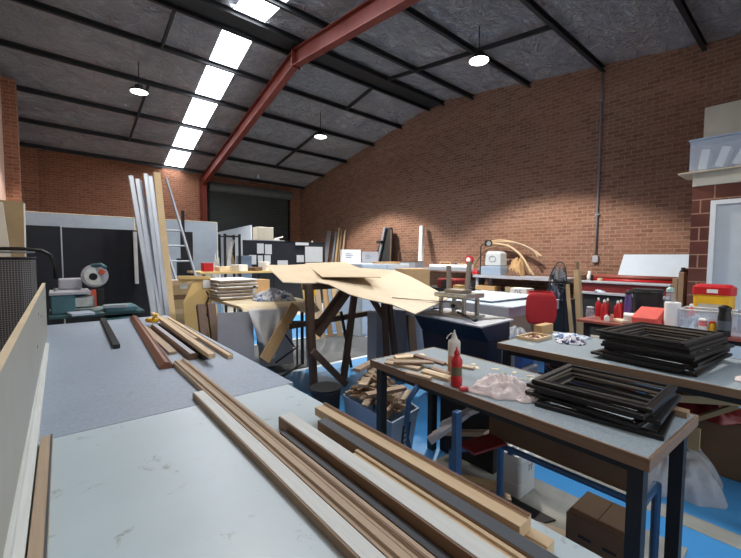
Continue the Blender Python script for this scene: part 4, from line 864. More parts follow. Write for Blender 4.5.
# ------------------------------------------------------------------ third bench with bottles
t = table('side_bench', 'red-brown topped bench with bottles in front of the laminator', 4.92, -.2, 5.75, 1.95, .85, .03, 'redw', 'blackm', rail=True)
T3 = .8505
def bottle(nm, x, y, h, r, m, capm, label, z=T3, group=None, neck=.35, lab=None):
    t = thing(nm, label, 'bottle', (x, y, z), group)
    bd = MB().lathe((x, y, z), [(r*.95, 0), (r, .008), (r, h*.6), (r*.9, h*.7), (r*neck, h*.82), (r*neck, h*.86)], 20).build('bottle_body', m, t, smooth=True)
    MB().lathe((x, y, z+h*.86), [(r*neck*1.15, 0), (r*neck*1.1, h*.08), (r*neck*.4, h*.14)], 16).build('cap', capm, t)
    if lab: MB().lathe((x, y, z+h*.2), [(r*1.01, 0), (r*1.01, h*.3)], 20).build('label', lab, bd)
    return t
bottle('squeeze_bottle', 5.13, 1.72, .25, .036, 'red', 'foam', 'left front red squeeze bottle with white cap on the red-brown bench', lab=None)
bottle('squeeze_bottle', 5.14, 1.58, .25, .036, 'red', 'foam', 'right front red squeeze bottle with white cap on the red-brown bench')
bottle('squeeze_bottle', 5.4, 1.88, .24, .034, 'red', 'foam', 'red bottle standing at the left behind the two front ones')
bottle('squeeze_bottle', 5.42, 1.78, .24, .034, 'redd', 'foam', 'dark red bottle in the middle behind the two front ones')
bottle('squeeze_bottle', 5.38, 1.62, .24, .034, 'red', 'foam', 'red bottle standing at the right behind the two front ones')
bottle('small_bottle', 5.02, 1.65, .09, .03, 'foam', 'orange', 'tiny white pot between the two front red bottles')
bottle('tall_bottle', 5.3, 1.52, .37, .04, 'purple', 'blackm', 'tall purple bottle with black cap on the red-brown bench', neck=.8)
bottle('glass_jar', 5.2, 1.9, .14, .05, 'clearp', 'lgrey', 'clear jar at the left end of the red-brown bench', neck=.8)
o = MB().box(5.05, 1.28, T3, 5.3, 1.52, T3+.1, rz=.3).build('paper_pile', 'foam', bevel=.01); tag(o, 'untidy white paper pile right of the red bottles', 'papers')
o = MB().box(5.02, 1.38, T3, 5.18, 1.58, T3+.04, rz=.9).build('folded_cloth', 'cloth', bevel=.012); tag(o, 'cream folded cloth below the white paper pile', 'cloth')
t = thing('bucket', 'black round bucket standing behind the faded red box', 'bucket', (5.5, 1.36, T3)); MB().lathe((5.5, 1.38, T3), [(.12, 0), (.15, .3), (.155, .36), (.155, .38), (0, .38)], 28).build('bucket_body', 'blackm', t, smooth=False); MB().lathe((5.5, 1.38, T3+.33), [(.155, 0), (.16, .015), (.155, .03)], 28).build('rim', 'black', t)
t = thing('red_box', 'faded red box with a sloping lid on the red-brown bench', 'box', (5.1, 1.24, T3))
MB().hexa([(4.99, 1.13, T3), (5.2, 1.13, T3), (5.2, 1.38, T3), (4.99, 1.38, T3)], [(4.99, 1.16, T3+.09), (5.2, 1.13, T3+.2), (5.2, 1.36, T3+.2), (4.99, 1.4, T3+.09)]).build('box_body', 'redbox', t, bevel=.006)
t = thing('paper_towel_roll', 'white paper towel roll standing on the red-brown bench', 'paper roll', (5.1, 1.05, T3)); MB().lathe((5.1, 1.05, T3), [(.07, 0), (.072, .01), (.072, .27), (.068, .28), (.02, .28), (.02, .2)], 28).build('roll', 'paper', t, smooth=False)
MB().lathe((5.1, 1.05, T3+.2), [(.021, 0), (.021, .082), (.017, .082), (.017, 0)], 16).build('core', 'cardb', t)
bottle('spray_bottle', 5.5, 1.16, .42, .06, 'clearp', 'teal', 'clear spray bottle with pale green top behind the paper towel roll', neck=.6)
o = lump(MB(), (5.15, .86, T3), .16, .15, .2, 71, fold=.7).build('plastic_wrap', 'sheetw', smooth=True); tag(o, 'crumpled white plastic wrap right of the paper towel roll', 'plastic')
t = thing('plastic_tub', 'yellow tub with a red lid before the office door', 'tub', (5.55, .78, T3))
loft(MB(), [(rr(5.45, .63, 5.64, .94, .05), T3), (rr(5.44, .62, 5.65, .95, .05), T3+.02), (rr(5.44, .62, 5.65, .95, .05), T3+.36)]).build('tub_body', 'yellow', t)
ld = loft(MB(), [(rr(5.43, .61, 5.66, .96, .05), T3+.36), (rr(5.43, .61, 5.66, .96, .05), T3+.44), (rr(5.46, .65, 5.63, .92, .05), T3+.47)]).build('lid', 'red', t)
MB().box(5.428, .74, T3+.38, 5.4295, .83, T3+.42).build('lid_label', 'foam', ld); MB().box(5.438, .67, T3+.08, 5.4395, .9, T3+.26).build('label', 'cream', t)
t = thing('wire_tray', 'clear open tray holding bottles in front of the yellow tub', 'tray', (5.2, .62, T3)); x0, y0, x1, y1 = 5.03, .36, 5.36, .98
mb = MB(); z1 = T3+.22; w = .006
mb.box(x0, y0, T3, x1, y1, T3+w); mb.box(x0, y0, T3+w, x0+w, y1, z1); mb.box(x1-w, y0, T3+w, x1, y1, z1); mb.box(x0+w, y0, T3+w, x1-w, y0+w, z1); mb.box(x0+w, y1-w, T3+w, x1-w, y1, z1); mb.build('tray_body', 'clearp', t)
mb = MB(); mb.tube([(x0, y0, z1), (x1, y0, z1), (x1, y1, z1), (x0, y1, z1)], .008, 6, True); mb.build('tray_rim', 'foam', t)
bottle('black_bottle', 4.98, .62, .3, .052, 'black', 'black', 'black bottle with a pale label in front of the yellow tub', neck=.85, lab='dgrey')
bottle('pink_can', 5.0, .78, .15, .036, 'pinkred', 'foam', 'small pale red can left of the black bottle', neck=.9, lab='foam')
bottle('yellow_bottle', 5.02, .71, .13, .03, 'yellow', 'red', 'small yellow bottle between the pale red can and the black bottle', neck=.8)
bottle('pink_bottle', 5.25, .92, .26, .035, 'pinkred', 'foam', 'pink bottle inside the clear tray left of the yellow tub', T3+.007, neck=.5)
o = MB().box(5.24, .42, T3+.007, 5.3, .56, T3+.24).build('grey_pouch', 'mgrey', bevel=.01); tag(o, 'grey pouch in the right end of the clear tray', 'pouch')
t = thing('paint_tin', 'silver tin on a dark shelf under the red-brown bench', 'tin', (4.95, 1.8, .5)); MB().lathe((4.77, 1.62, .4505), [(.1, 0), (.1, .2), (.105, .205), (.1, .21), (0, .208)], 24).build('tin_body', 'chrome', t); MB().tube([(4.67, 1.62, .62), (4.66, 1.62, .68), (4.77, 1.62, .72), (4.88, 1.62, .68), (4.87, 1.62, .62)], .004).build('bail', 'bsteel', t)
o = MB().box(4.62, 1.4, .0, 4.92, 1.75, .45).build('black_crate', 'blackm', bevel=.01); tag(o, 'black box under the red-brown bench carrying the silver tin', 'box')
o = lump(MB(), (4.36, 1.68, 0), .2, .2, .72, 75, fold=.5).build('cloth_bundle', 'cardb', smooth=True); tag(o, 'brown bundle with red patches between the two benches', 'bundle')
o = lump(MB(), (4.42, 1.3, 0), .14, .14, .74, 77, fold=.5).build('cloth_bundle', 'redd', smooth=True); tag(o, 'dark red bundle beside the brown one', 'bundle')
# ------------------------------------------------------------------ light table, chair, fan, posts
t = table('light_table', 'broad white-topped table with deep grey sides right of the navy cabinet', 4.5, 2.62, 5.95, 4.15, .95, .13, 'lgrey', 'bsteel', leg=.05, rail=False)
o = MB().box(4.5, 2.6, .951, 5.97, 4.15, .96, rz=.03).build('white_sheet', 'sheetw'); tag(o, 'lower white sheet covering the broad table', 'sheet')
o = MB().box(4.75, 2.95, .985, 6.0, 4.1, .995, rz=-.08, ry=-.01).build('white_sheet', 'sheetw'); tag(o, 'upper white sheet skewed on the broad table', 'sheet')
o = MB().box(4.9, 3.0, .97, 5.9, 4.05, .985, rz=-.08).build('foam_spacer', 'mgrey'); tag(o, 'thin grey board under the upper white sheet', 'board')
o = MB().box(4.15, 2.25, .3, 4.48, 2.55, .6).build('blue_crate', 'blue', bevel=.02); tag(o, 'blue crate on the floor under the front of the broad white table', 'crate')
o = MB().box(4.12, 2.2, 0, 4.5, 2.6, .3).build('grey_crate', 'mgrey', bevel=.02); tag(o, 'grey crate below the blue crate under the broad white table', 'crate')
o = lump(MB(), (4.32, 2.4, .6), .16, .14, .2, 81, fold=.35, k=5).build('plastic_wrap', 'bagp', smooth=True); tag(o, 'clear plastic wrap lying on the blue crate left of the red chair', 'plastic')
t = thing('office_chair', 'red fabric office chair facing the second bench', 'chair', (4.7, 2.0, 0))
def pad(c, sx, sy, sz, rx=0, rz=0):
    mb = MB(); vs = []; n, mm = 24, 7; M_ = Matrix.Rotation(rz, 3, 'Z') @ Matrix.Rotation(rx, 3, 'X')
    def se(a, e): return math.copysign(abs(a)**e, a)
    for i in range(mm+1):
        ph = -math.pi/2+math.pi*i/mm
        for k in range(n):
            th = 2*math.pi*k/n; p = Vector((se(math.cos(th), .7)*se(math.cos(ph), .35)*sx, se(math.sin(th), .7)*se(math.cos(ph), .35)*sy, se(math.sin(ph), .6)*sz)); vs.append(Vector(c)+M_ @ p)
    return mb.add(vs, [(i*n+k, i*n+(k+1) % n, (i+1)*n+(k+1) % n, (i+1)*n+k) for i in range(mm) for k in range(n)])
pad((4.62, 2.25, .97), .19, .035, .2, rx=math.radians(0), rz=-.75).build('backrest', 'redc', t, smooth=True)
pad((4.82, 2.14, .5), .22, .22, .04).build('seat', 'redc', t, smooth=True)
MB().bar((4.64, 2.24, .85), (4.76, 2.18, .45), .04, .015, (1, 0, 0)).build('back_stem', 'blackm', t); MB().cyl((4.82, 2.14, .1), (4.82, 2.14, .46), .025).build('gas_post', 'bsteel', t)
for k in range(5):
    a = k*2*math.pi/5; MB().bar((4.82, 2.14, .1), (4.82+.28*math.cos(a), 2.14+.28*math.sin(a), .06), .04, .03).build('base_arm', 'blackm', t); MB().cyl((4.82+.28*math.cos(a)-.01, 2.14+.28*math.sin(a), .028), (4.82+.28*math.cos(a)+.01, 2.14+.28*math.sin(a), .028), .028).build('castor', 'blackm', t)
t = thing('plastic_basin', 'orange-red basin at the right end of the broad white table', 'basin', (5.75, 2.76, .965))
MB().lathe((5.62, 2.76, .965), [(.13, 0), (.17, .09), (.19, .095), (.19, .105), (.16, .105), (.12, .012), (0, .012)], 28).build('basin_body', 'orange', t, smooth=False); MB().lathe((5.62, 2.76, 1.07), [(.19, 0), (.192, .02), (.17, .02), (.17, 0)], 28).build('rim', 'red', t)
t = thing('pedestal_fan', 'black wire-guard pedestal fan left of the timber posts', 'fan', (6.15, 2.75, 0))
fc = Vector((6.15, 2.75, 1.2)); fn = Vector((-.69, .72, .12)).normalized(); fs = fn.cross(Vector((0, 0, 1))).normalized(); fu = fs.cross(fn)
def fp(a, r, d): return fc+fs*(math.cos(a)*r)+fu*(math.sin(a)*r)+fn*d
mb = MB(); N = 40
for r, d in ((.34, 0), (.22, .06), (.12, .075), (.22, -.06)): mb.tube([fp(2*math.pi*k/N, r, d) for k in range(N)], .008 if r > .3 else .004, 6, True)
for k in range(36):
    a = 2*math.pi*k/36; mb.tube([fp(a, .05, .08), fp(a, .2, .065), fp(a, .34, 0), fp(a, .2, -.065), fp(a, .05, -.08)], .0035, 4)
mb.build('wire_guard', 'glass_black', t)
for k in range(4):
    a = k*math.pi/2+.4; MB().add([fp(a, .04, .02), fp(a+.15, .3, .03), fp(a+.75, .29, -.02), fp(a+.9, .04, -.02)], [(0, 1, 2, 3)]).build('blade', 'mgrey', t, solid=.004)
MB().tube([fc+fn*.05, fc-fn*.2], .06, 14).build('motor', 'blackm', t); MB().cyl((fc-fn*.12)-Vector((0, 0, 1.17)), fc-fn*.12, .02).build('pole', 'bsteel', t); q = fc-fn*.12; MB().lathe((q.x, q.y, 0), [(.2, 0), (.2, .02), (.03, .04)], 24).build('base', 'blackm', t)
lean_box('timber_post', (6.0, 2.28, 0), (6.06, 2.42, 1.42), .09, .07, 'wpost', 'wide pale timber post left of the laminator', 'post')
lean_box('timber_post', (5.8, 2.3, 0), (5.98, 2.52, 1.2), .03, .05, 'wpost', 'thin pale timber lath leaning left of the wide post', 'post')
lean_box('timber_post', (6.55, 2.5, 0), (6.5, 2.6, 1.55), .03, .04, 'tan', 'thin brown lath standing behind the wide post', 'post')
o = lump(MB(), (6.66, 2.98, .9), .2, .18, .42, 91, fold=.12, k=4).build('blue_bag', 'navyp', smooth=True); tag(o, 'dark blue bag hanging beyond the wire fan', 'bag')
o = MB().box(6.46, 2.75, 0, 6.95, 3.15, .9).build('black_cabinet', 'blackm', bevel=.01); tag(o, 'black box stand carrying the dark blue bag', 'box')
# ------------------------------------------------------------------ laminator by the right wall
t = thing('roll_laminator', 'wide red and white roll laminator against the right brick wall', 'laminator', (9.0, 2.5, 0))
y0, y1 = 1.72, 3.42
MB().box(8.62, y0+.1, 1.08, 9.1, y1, 1.12).build('front_table', 'lgrey', t, bevel=.01)
MB().box(8.66, y0+.1, .9, 8.7, y1, 1.08).build('front_panel', 'redd', t)
MB().box(8.55, y0+.1, .85, 9.0, y1, .9).build('lower_shelf', 'lgrey', t, bevel=.008)
MB().cyl((9.12, y0+.1, 1.2), (9.12, y1-.1, 1.2), .05, n=20).build('roller', 'redw', t, smooth=True); MB().cyl((9.0, y0+.1, 1.14), (9.0, y1-.1, 1.14), .03, n=16).build('roller', 'red', t, smooth=True)
MB().box(9.05, y0+.1, .95, 9.5, y1-.02, 1.12).build('body', 'redd', t)
for y in (y0, y1): MB().box(8.62, y, 0, 9.4, y+.08, 1.24).build('end_frame', 'tan', t, bevel=.01)
MB().box(8.55, y0-.1, .5, 8.75, y0-.02, 1.36).build('control_post', 'tan', t, bevel=.008); MB().box(8.8, y0-.06, .9, 9.1, y0, 1.42).build('gear_cover', 'tan', t, bevel=.008)
for z in (1.36,): MB().cyl((8.65, y0-.06, z), (8.65, y0-.06, z+.08), .03).build('knob', 'blackm', t)
MB().box(8.82, y0-.08, 1.3, 9.0, y0+.02, 1.38).build('switch_box', 'blackm', t)
lean_box('white_backing_board', (9.28, 2.3, 1.23), (9.62, 2.3, 1.68), 1.16, .012, 'sheetw', 'big white board leaning over the laminator on the brick wall', 'board', (-1, 0, .6))
for o_ in ():
    pass
t = thing('tape_dispenser', 'white and black hand tool at the left end of the laminator', 'tool', (8.85, 3.3, 1.121)); MB().lathe((8.85, 3.28, 1.121), [(.05, 0), (.05, .1), (.03, .14), (.03, .2)], 18).build('body', 'foam', t, smooth=True); MB().box(8.8, 3.22, 1.121, 8.9, 3.24, 1.24).build('grip', 'blackm', t)
o = MB().lathe((8.8, 3.05, 1.121), [(.05, 0), (.05, .06), (.02, .06), (.02, 0)], 18).build('tape_roll', 'cloth'); tag(o, 'cream tape roll on the laminator beside the hand tool', 'tape')
o = lump(MB(), (8.66, 3.0, .9), .1, .1, .06, 95).build('blue_cloth', 'ragblue', smooth=True); tag(o, 'little blue cloth on the laminator lower shelf', 'cloth')
o = MB().box(8.6, 1.9, .0, 9.4, 3.3, .84).build('black_cabinet', 'blackm', bevel=.01); tag(o, 'black cabinet standing under the laminator', 'cabinet')
# ------------------------------------------------------------------ long white benches by the right wall
t = table('long_bench', 'white bench by the brick wall carrying sacks and bent strips', 8.85, 3.75, 9.7, 6.25, 1.13, .07, 'lgrey', 'lgrey', leg=.06, rail=False)
t = table('long_bench', 'further white bench by the brick wall with a long white roll', 8.85, 6.35, 9.7, 9.35, 1.27, .06, 'alu', 'bsteel', leg=.06, rail=False)
o = MB().cyl((8.98, 6.4, 1.33), (8.98, 7.9, 1.33), .06, n=18).build('paper_roll', 'paper', smooth=False); tag(o, 'long white roll lying on the further wall bench', 'roll')
W1, W2 = 1.1305, 1.2705
t = thing('plastic_container', 'upper milky container with a round mark on the white bench', 'container', (9.2, 5.75, W1+.23)); loft(MB(), [(rr(9.05, 5.55, 9.35, 5.98), W1+.231), (rr(9.03, 5.53, 9.37, 6.0), W1+.27), (rr(9.04, 5.54, 9.36, 5.99), W1+.58), (rr(9.08, 5.6, 9.3, 5.94), W1+.64)]).build('body', 'jerry', t); MB().tube([(9.028, 5.765+.1*math.cos(k*.4), W1+.44+.08*math.sin(k*.4)) for k in range(16)], .012, 6).build('round_mark', 'lgrey', t)
o = MB().box(9.0, 5.5, W1, 9.4, 6.1, W1+.23).build('plastic_container', 'tub', bevel=.015); tag(o, 'wide pale tub under the milky container on the white bench', 'container')
o = lump(MB(), (9.3, 5.2, W1+.0), .2, .24, .62, 103, fold=.35, k=5, p=5).build('paper_sack', 'cardb', smooth=True); tag(o, 'crumpled brown paper sack beside the milky container', 'sack')
o = lump(MB(), (9.12, 5.22, W1), .1, .2, .28, 105, fold=.5).build('timber_log', 'brown', smooth=True); tag(o, 'dark brown lump beneath the paper sack on the white bench', 'lump')
for i, pts in enumerate((((9.5, 6.35, 2.0), (9.52, 5.9, 2.08), (9.53, 5.4, 2.0), (9.55, 4.95, 1.82), (9.55, 4.68, 1.63)), ((9.45, 6.3, 1.98), (9.46, 5.8, 2.03), (9.48, 5.3, 1.98), (9.5, 4.9, 1.8), (9.5, 4.75, 1.62)), ((9.42, 6.0, 2.0), (9.4, 5.5, 1.9), (9.38, 5.1, 1.6), (9.36, 4.85, 1.2)), ((9.44, 5.6, 1.95), (9.42, 5.2, 1.7), (9.42, 4.95, 1.35), (9.42, 4.8, 1.14)), ((9.5, 6.75, 1.2), (9.48, 6.5, 1.6), (9.46, 6.2, 1.85), (9.46, 5.9, 1.9)))):
    mb = MB(); 
    def cr(k, f):
        P = [Vector(p) for p in pts]; P = [P[0]]+P+[P[-1]]; a, b, c_, d_ = P[k:k+4]
        return .5*((2*b)+(c_-a)*f+(2*a-5*b+4*c_-d_)*f*f+(3*b-a-3*c_+d_)*f**3)
    path = [cr(k, f/5) for k in range(len(pts)-1) for f in range(5)]+[Vector(pts[-1])]
    mb.tube(path, .028, 8); o = mb.build('bent_strip', ('wpost', 'raw', 'pine', 'wpost', 'tan')[i], smooth=True)
    tag(o, ('top arching pale wood strip reaching furthest right over the white bench', 'raw wood strip arching just below the top one', 'pale strip curving down behind the paper sack', 'lowest pale strip bending down to the white bench', 'brown strip curving up from the left behind the milky container')[i], 'strip', 'bent wood strips over the white bench')
t = thing('desk_lamp', 'black round lamp head on a bent tube above the milky container', 'lamp', (9.1, 6.2, W1)); MB().tube([(9.1, 6.18, W1), (9.1, 6.18, 1.9), (9.1, 6.12, 1.97), (9.12, 6.0, 1.99)], .014).build('arm', 'bsteel', t); MB().tube([(9.08, 6.0, 1.99), (9.2, 5.95, 1.99)], .085, 20).build('head', 'blackm', t); MB().tube([(9.05, 5.9, 1.98), (9.09, 5.93, 1.98)], .06, 20).build('rim', 'chrome', t); MB().box(9.0, 6.1, W1, 9.2, 6.23, W1+.03).build('base', 'blackm', t)
for i, (x, y, z0, sx, sy, h, m, lab) in enumerate(((9.15, 6.75, W2, .12, .03, .16, 'wpost', 'left small wooden frame on the further wall bench'), (9.15, 7.3, W2, .12, .03, .2, 'wpost', 'right small wooden frame on the further wall bench'))):
    t = thing('wooden_frame', lab, 'frame', (9.2, y+.2, z0))
    mb = MB(); mb.box(9.2, y, z0, 9.22, y+.03, z0+h); mb.box(9.2, y+.4, z0, 9.22, y+.43, z0+h); mb.box(9.2, y+.03, z0+h-.03, 9.22, y+.4, z0+h); mb.box(9.2, y+.03, z0, 9.22, y+.4, z0+.03); mb.build('frame_bars', m, t)
o = MB().cyl((9.05, 6.55, W2+.26), (9.13, 6.55, W2+.26), .12, n=24).build('tape_roll', 'redc'); tag(o, 'red tape roll on the further wall bench', 'tape'); MB().cyl((9.045, 6.55, W2+.26), (9.05, 6.55, W2+.26), .07, n=20).build('core', 'foam', o)
o = MB().box(9.03, 6.45, W2, 9.15, 6.65, W2+.14).build('cardboard_box', 'cloth'); tag(o, 'small cream box under the red tape roll', 'box')
o = lump(MB(), (9.1, 7.08, W2), .1, .16, .2, 107, fold=.2).build('dark_bag', 'navyp', smooth=True); tag(o, 'dark navy bundle between the small wooden frames', 'bundle')
o = lump(MB(), (9.05, 6.3, W1), .1, .1, .2, 109, fold=.2).build('red_bundle', 'red', smooth=True); tag(o, 'bright red bundle left of the milky container', 'bundle')
# under the benches
for i, (x0, y0, z0, x1, y1, z1, m, nm, lab, cat) in enumerate(((8.95, 6.5, 0, 9.5, 7.4, .95, 'mgrey', 'storage_box', 'grey storage box under the further wall bench', 'box'), (8.95, 5.4, .0, 9.5, 6.1, .72, 'cardd', 'cardboard_box', 'dark carton below the white bench, left', 'box'), (8.95, 4.5, .0, 9.5, 5.3, .72, 'brown', 'cardboard_box', 'brown carton under the white bench, middle', 'box'), (8.95, 3.85, .0, 9.5, 4.4, .75, 'cardd', 'cardboard_box', 'dark carton under the white bench, right end', 'box'), (8.9, 5.6, .72, 9.2, 6.2, .84, 'cardb', 'flat_carton', 'flat tan carton on the dark one beneath the white bench', 'box'), (8.9, 4.75, .72, 9.2, 5.3, .85, 'khaki', 'flat_carton', 'flat khaki carton on the brown one beneath the white bench', 'box'))):
    o = MB().box(x0, y0, z0, x1, y1, z1).build(nm, m, bevel=.006); tag(o, lab, cat)
t = thing('numbered_box', 'white box printed with blue digits under the white bench', 'box', (7.5, 4.1, .75)); MB().box(7.4, 3.92, .78, 7.7, 4.28, .96).build('box_body', 'foam', t)
text('digits', '05', .17, (7.398, 4.1, .87), (math.radians(90), 0, math.radians(-90)), 'ink2', t)
o = MB().box(7.2, 3.7, 0, 8.0, 4.6, .78).build('cardboard_box', 'brown', bevel=.006); tag(o, 'big brown carton carrying the white box with digits', 'box')
o = lump(MB(), (7.5, 4.75, .0), .2, .2, .98, 115, fold=.4).build('plastic_bag', 'bagp', smooth=True); tag(o, 'small clear bag left of the white box with digits', 'bag')
t = thing('red_machine', 'small red and black machine beyond the frame joiner', 'machine', (6.5, 5.2, 0)); MB().box(6.3, 4.8, 0, 6.9, 5.8, .95).build('stand', 'blackm', t); MB().box(6.35, 4.9, .95, 6.75, 5.4, 1.15).build('motor', 'redd', t, bevel=.03); MB().cyl((6.35, 5.15, 1.05), (6.31, 5.15, 1.05), .09).build('wheel', 'blackm', t)
# things in front of the right wall, further back
t = thing('black_easel', 'tall black folded display panels leaning on the brick wall', 'panels', (9.2, 10.4, 0))
MB().hexa([(9.0, 9.6, 0), (9.1, 9.6, 0), (9.1, 11.6, 0), (9.0, 11.6, 0)], [(9.5, 10.3, 2.68), (9.6, 10.3, 2.68), (9.6, 10.55, 2.68), (9.5, 10.55, 2.68)]).build('panel', 'blackm', t)
MB().bar((8.9, 10.75, 0), (9.4, 10.5, 2.7), .09, .05, (-1, 0, .2)).build('pole', 'aluv', t); MB().box(9.2, 10.5, 2.1, 9.32, 10.75, 2.2).build('clip', 'blackm', t)
MB().bar((8.9, 9.7, 0), (9.5, 10.25, 2.6), .06, .04, (-1, 0, .2)).build('side_rail', 'cardd', t)
lean_box('white_tube', (9.3, 8.62, 1.28), (9.6, 8.85, 2.66), .16, .12, 'foam', 'white roll standing upright against the brick wall', 'roll', (-1, 0, .2), .03)
t = thing('frame_rack', 'dark rack piled with frames left of the white upright roll', 'rack', (8.9, 8.8, 1.27)); MB().box(8.86, 8.45, W2, 9.3, 9.3, W2+.16).build('lower_pile', 'mgrey', t); MB().box(8.86, 8.5, W2+.165, 9.3, 9.25, W2+.2).build('shelf', 'cardd', t)
mb = MB(); mb.tube([(8.9, 8.5, W2+.2), (8.9, 8.5, W2+.5), (8.9, 9.25, W2+.5), (8.9, 9.25, W2+.2)], .015); mb.tube([(8.9, 8.9, W2+.2), (8.9, 9.0, W2+.55), (8.9, 8.55, W2+.5)], .02); mb.build('top_bars', 'brown', t)
for i, (y, x, h, w, m, lab) in enumerate(((14.35, 9.2, 2.75, .28, 'mgrey', 'grey panel leaning on the brick wall at far right back'), (13.95, 9.3, 2.7, .1, 'screeng', 'narrow dark grey length leaning beside the grey panel'), (13.7, 9.3, 2.86, .09, 'wpost', 'pale stick leaning on the brick wall, tallest of three'), (13.5, 9.3, 2.8, .07, 'tan', 'tan stick leaning on the brick wall, middle of three'), (13.25, 9.3, 2.75, .07, 'raw', 'raw stick leaning on the brick wall, right of three'))):
    lean_box('leaning_length', (x-.1, y, 0), (x+.3, y+.02, h), w, .04, m, lab, 'length', (-1, 0, .2))
# on the tall white cabinet
for x, y, w, d, h, m, lab, rz in ((5.1, 6.85, .42, .3, .3, 'paper', 'left white carton with faint print on the tall white cabinet', -.5), (5.55, 6.7, .36, .3, .26, 'lgrey', 'right pale carton on the tall white cabinet', -.7)):
    t = thing('carton', lab, 'box', (x, y, 1.461), 'cartons on the tall white cabinet', rz=rz); MB().box(x-w/2, y-d/2, 1.461, x+w/2, y+d/2, 1.461+h).build('carton_body', m, t)
    mb = MB(); 
    for k in range(3): mb.box(x-w*.3, y-d/2-.001, 1.461+h*(.4+.13*k), x-w*.3+w*(.3+.1*(k % 2)), y-d/2-.0003, 1.461+h*(.45+.13*k))
    mb.build('print', 'ink2', t)
o = MB().box(5.2, 5.95, 1.461, 5.75, 6.2, 1.5, rz=-.3).build('flat_carton', 'cardb'); tag(o, 'flat tan carton at the front of the tall white cabinet', 'box')
o = MB().box(5.5, 5.4, 0, 6.1, 5.8, 1.36, rz=-.3).build('cardboard_box', 'cardb'); tag(o, 'tall brown carton right of the tall white cabinet', 'box')
# ------------------------------------------------------------------ pin board screen with papers and the things behind it
screen(4.27, 7.1, 11, 2.08, 'screen', 'black pin board screen covered with white sheets of paper', edge='blackm')
for (x0, z0, x1, z1, lab) in ((4.69, 1.69, 4.9, 1.99, 'upper left'), (4.94, 1.67, 5.16, 1.97, 'upper right'), (4.44, 1.36, 4.66, 1.64, 'lower left'), (4.71, 1.42, 4.87, 1.63, 'lower middle'), (4.92, 1.36, 5.12, 1.64, 'lower right')):
    o = MB().box(x0, 10.985, z0, x1, 10.995, z1).build('paper_sheet', 'paper'); tag(o, 'white paper pinned on the black screen, %s of the cluster of five' % lab, 'paper', 'papers on the pin board')
for x0, z0, x1, z1, nm, lab in ((6.33, 1.42, 7.0, 1.93, 'large_paper', 'large white sheet at the right of the black pin board'), (6.02, 1.42, 6.28, 1.65, 'paper_sheet', 'small sheet left of the large one on the black pin board'), (5.98, 1.97, 6.46, 2.06, 'paper_sign', 'long paper strip at the top of the black pin board'), (5.35, 1.3, 5.7, 1.48, 'paper_sheet', 'low sheet in the middle of the black pin board')):
    o = MB().box(x0, 10.985, z0, x1, 10.995, z1).build(nm, 'paper'); tag(o, lab, 'paper')
cabinet('tall_cupboard', 4.75, 11.3, 5.75, 11.8, 2.12, 'mgrey', 'grey cupboard behind the black pin board', cat='cupboard')
o = MB().box(4.85, 11.32, 2.121, 5.38, 11.7, 2.52).build('cream_box', 'cream', bevel=.01); tag(o, 'cream box on the cupboard in front of the roller door', 'box')
t = thing('router', 'small white device with an aerial beside the cream box', 'device', (5.5, 11.4, 2.121)); MB().box(5.42, 11.35, 2.121, 5.6, 11.5, 2.16).build('case', 'foam', t); MB().tube([(5.45, 11.4, 2.16), (5.75, 11.4, 2.24)], .015).build('aerial', 'foam', t)
o = MB().box(6.6, 11.02, 2.081, 6.65, 11.05, 2.13).build('clip', 'foam'); tag(o, 'tiny white clip on top of the black pin board', 'clip')
mb = MB(); mb.hexa([(5.08, 12.4, 0), (5.12, 12.4, 0), (5.12, 15.9, 0), (5.08, 15.9, 0)], [(5.08, 12.4, 2.65), (5.12, 12.4, 2.65), (5.12, 15.9, 2.56), (5.08, 15.9, 2.56)]); o = mb.build('white_partition', 'sheetw'); tag(o, 'long white panel running back toward the roller door', 'panel')
t = thing('steel_rack', 'black open steel rack left of the pin board holding boards', 'rack', (3.4, 9.6, 0))
for x, y in ((3.18, 9.4), (3.54, 9.4), (3.18, 9.8), (3.54, 9.8)): MB().box(x, y, 0, x+.05, y+.05, 2.15).build('post', 'bsteel', t)
for z in (.6, 1.25, 2.08): MB().box(3.23, 9.4, z, 3.54, 9.85, z+.03).build('shelf', 'bsteel', t)
for i, (p, q, m, lab) in enumerate((((3.3, 9.5, 1.281), (3.42, 9.6, 1.98), 'foam', 'white board tilted in the black rack'), ((3.47, 9.5, 1.281), (3.38, 9.62, 1.8), 'khaki', 'khaki board tilted in the black rack'), ((3.26, 9.7, 1.281), (3.52, 9.7, 2.02), 'lgrey', 'grey strip crossing diagonally in the black rack'))):
    lean_box('rack_board', p, q, .08, .03, m, lab, 'board')
o = lump(MB(), (2.95, 9.3, 0), .16, .16, 1.95, 121, fold=.3).build('plastic_wrap', 'foam', smooth=True); tag(o, 'tall bundle of white plastic wrap left of the black rack', 'plastic')
o = MB().box(3.66, 9.6, 0, 3.95, 9.95, 1.62).build('blue_white_box', 'screeng', bevel=.01); tag(o, 'pale blue box between the black rack and the pin board', 'box')
t = table('back_bench', 'cluttered low bench behind the tan sheet', 2.2, 7.9, 3.9, 8.9, 1.28, .04, 'mdf', 'bsteel', leg=.05, rail=False)
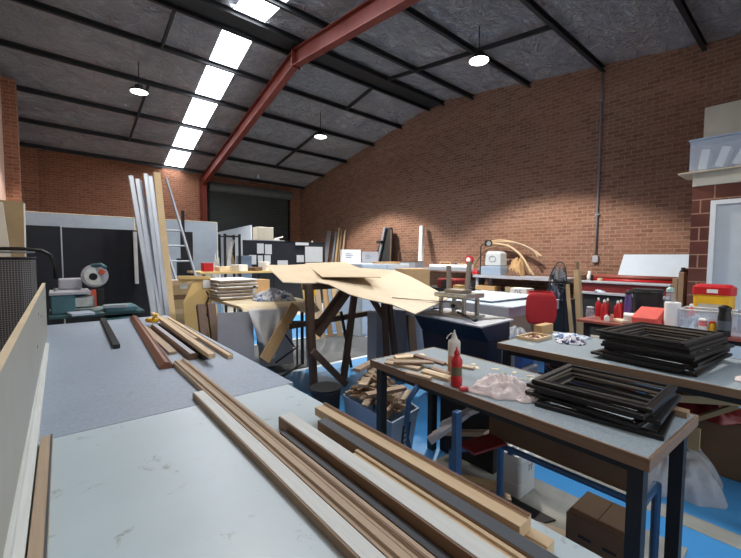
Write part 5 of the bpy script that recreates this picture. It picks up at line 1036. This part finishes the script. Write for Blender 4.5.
for i, (x, y, sx, sy, h, m, lab) in enumerate(((2.45, 8.3, .2, .2, .18, 'red', 'red box on the cluttered back bench'), (2.75, 8.2, .3, .2, .1, 'cloth', 'cream pile on the cluttered back bench'), (3.05, 8.1, .25, .25, .14, 'foam', 'white box on the cluttered back bench'), (3.4, 8.2, .3, .3, .08, 'cardd', 'dark tray on the cluttered back bench'), (3.7, 8.3, .2, .2, .2, 'paper', 'white carton at the right of the cluttered back bench'))):
    o = MB().box(x-sx/2, y-sy/2, 1.281, x+sx/2, y+sy/2, 1.281+h, rz=.2*i).build('box', m, bevel=.01); o.name = ('red_box', 'paper_pile', 'white_box', 'dark_tray', 'white_carton')[i]; tag(o, lab, 'box')
# ------------------------------------------------------------------ light
def spot(loc, p, deg, c=(1, .93, .84)):
    l = bpy.data.lights.new('lamp_light', 'SPOT'); l.energy = p; l.spot_size = math.radians(deg); l.spot_blend = .22; l.shadow_soft_size = .16; l.color = c
    o = bpy.data.objects.new('lamp_light', l); col.objects.link(o); o.location = (loc[0], loc[1], loc[2]-.03); return o
for l, pw in zip(LMP, (2300, 2500, 1500, 380)): spot(l, pw, 113)
w = bpy.data.worlds.new('World'); scene.world = w; w.use_nodes = True
bg = w.node_tree.nodes['Background']; bg.inputs[0].default_value = (.92, .96, 1, 1); bg.inputs[1].default_value = 1.25
# ------------------------------------------------------------------ camera
F_, tilt, roll, yaw = 380.0, math.atan(22/380.0), .005, math.radians(50.3)
f = Vector((math.cos(yaw)*math.cos(tilt), math.sin(yaw)*math.cos(tilt), -math.sin(tilt))); r0 = Vector((math.sin(yaw), -math.cos(yaw), 0)); u0 = r0.cross(f)
r_ = r0*math.cos(roll)+u0*math.sin(roll); u_ = -r0*math.sin(roll)+u0*math.cos(roll)
cd = bpy.data.cameras.new('camera'); cam = bpy.data.objects.new('camera', cd); col.objects.link(cam)
cd.sensor_width = 36; cd.lens = 36*F_/741; cd.clip_start = .02; cd.clip_end = 200
cam.matrix_world = Matrix(((r_.x, u_.x, -f.x, 0), (r_.y, u_.y, -f.y, 0), (r_.z, u_.z, -f.z, 1.6), (0, 0, 0, 1)))
scene.camera = cam
vs_ = scene.view_settings; vs_.view_transform = 'Standard'; vs_.look = 'None'; vs_.gamma = 1; vs_.use_curve_mapping = False; vs_.exposure = 0.0
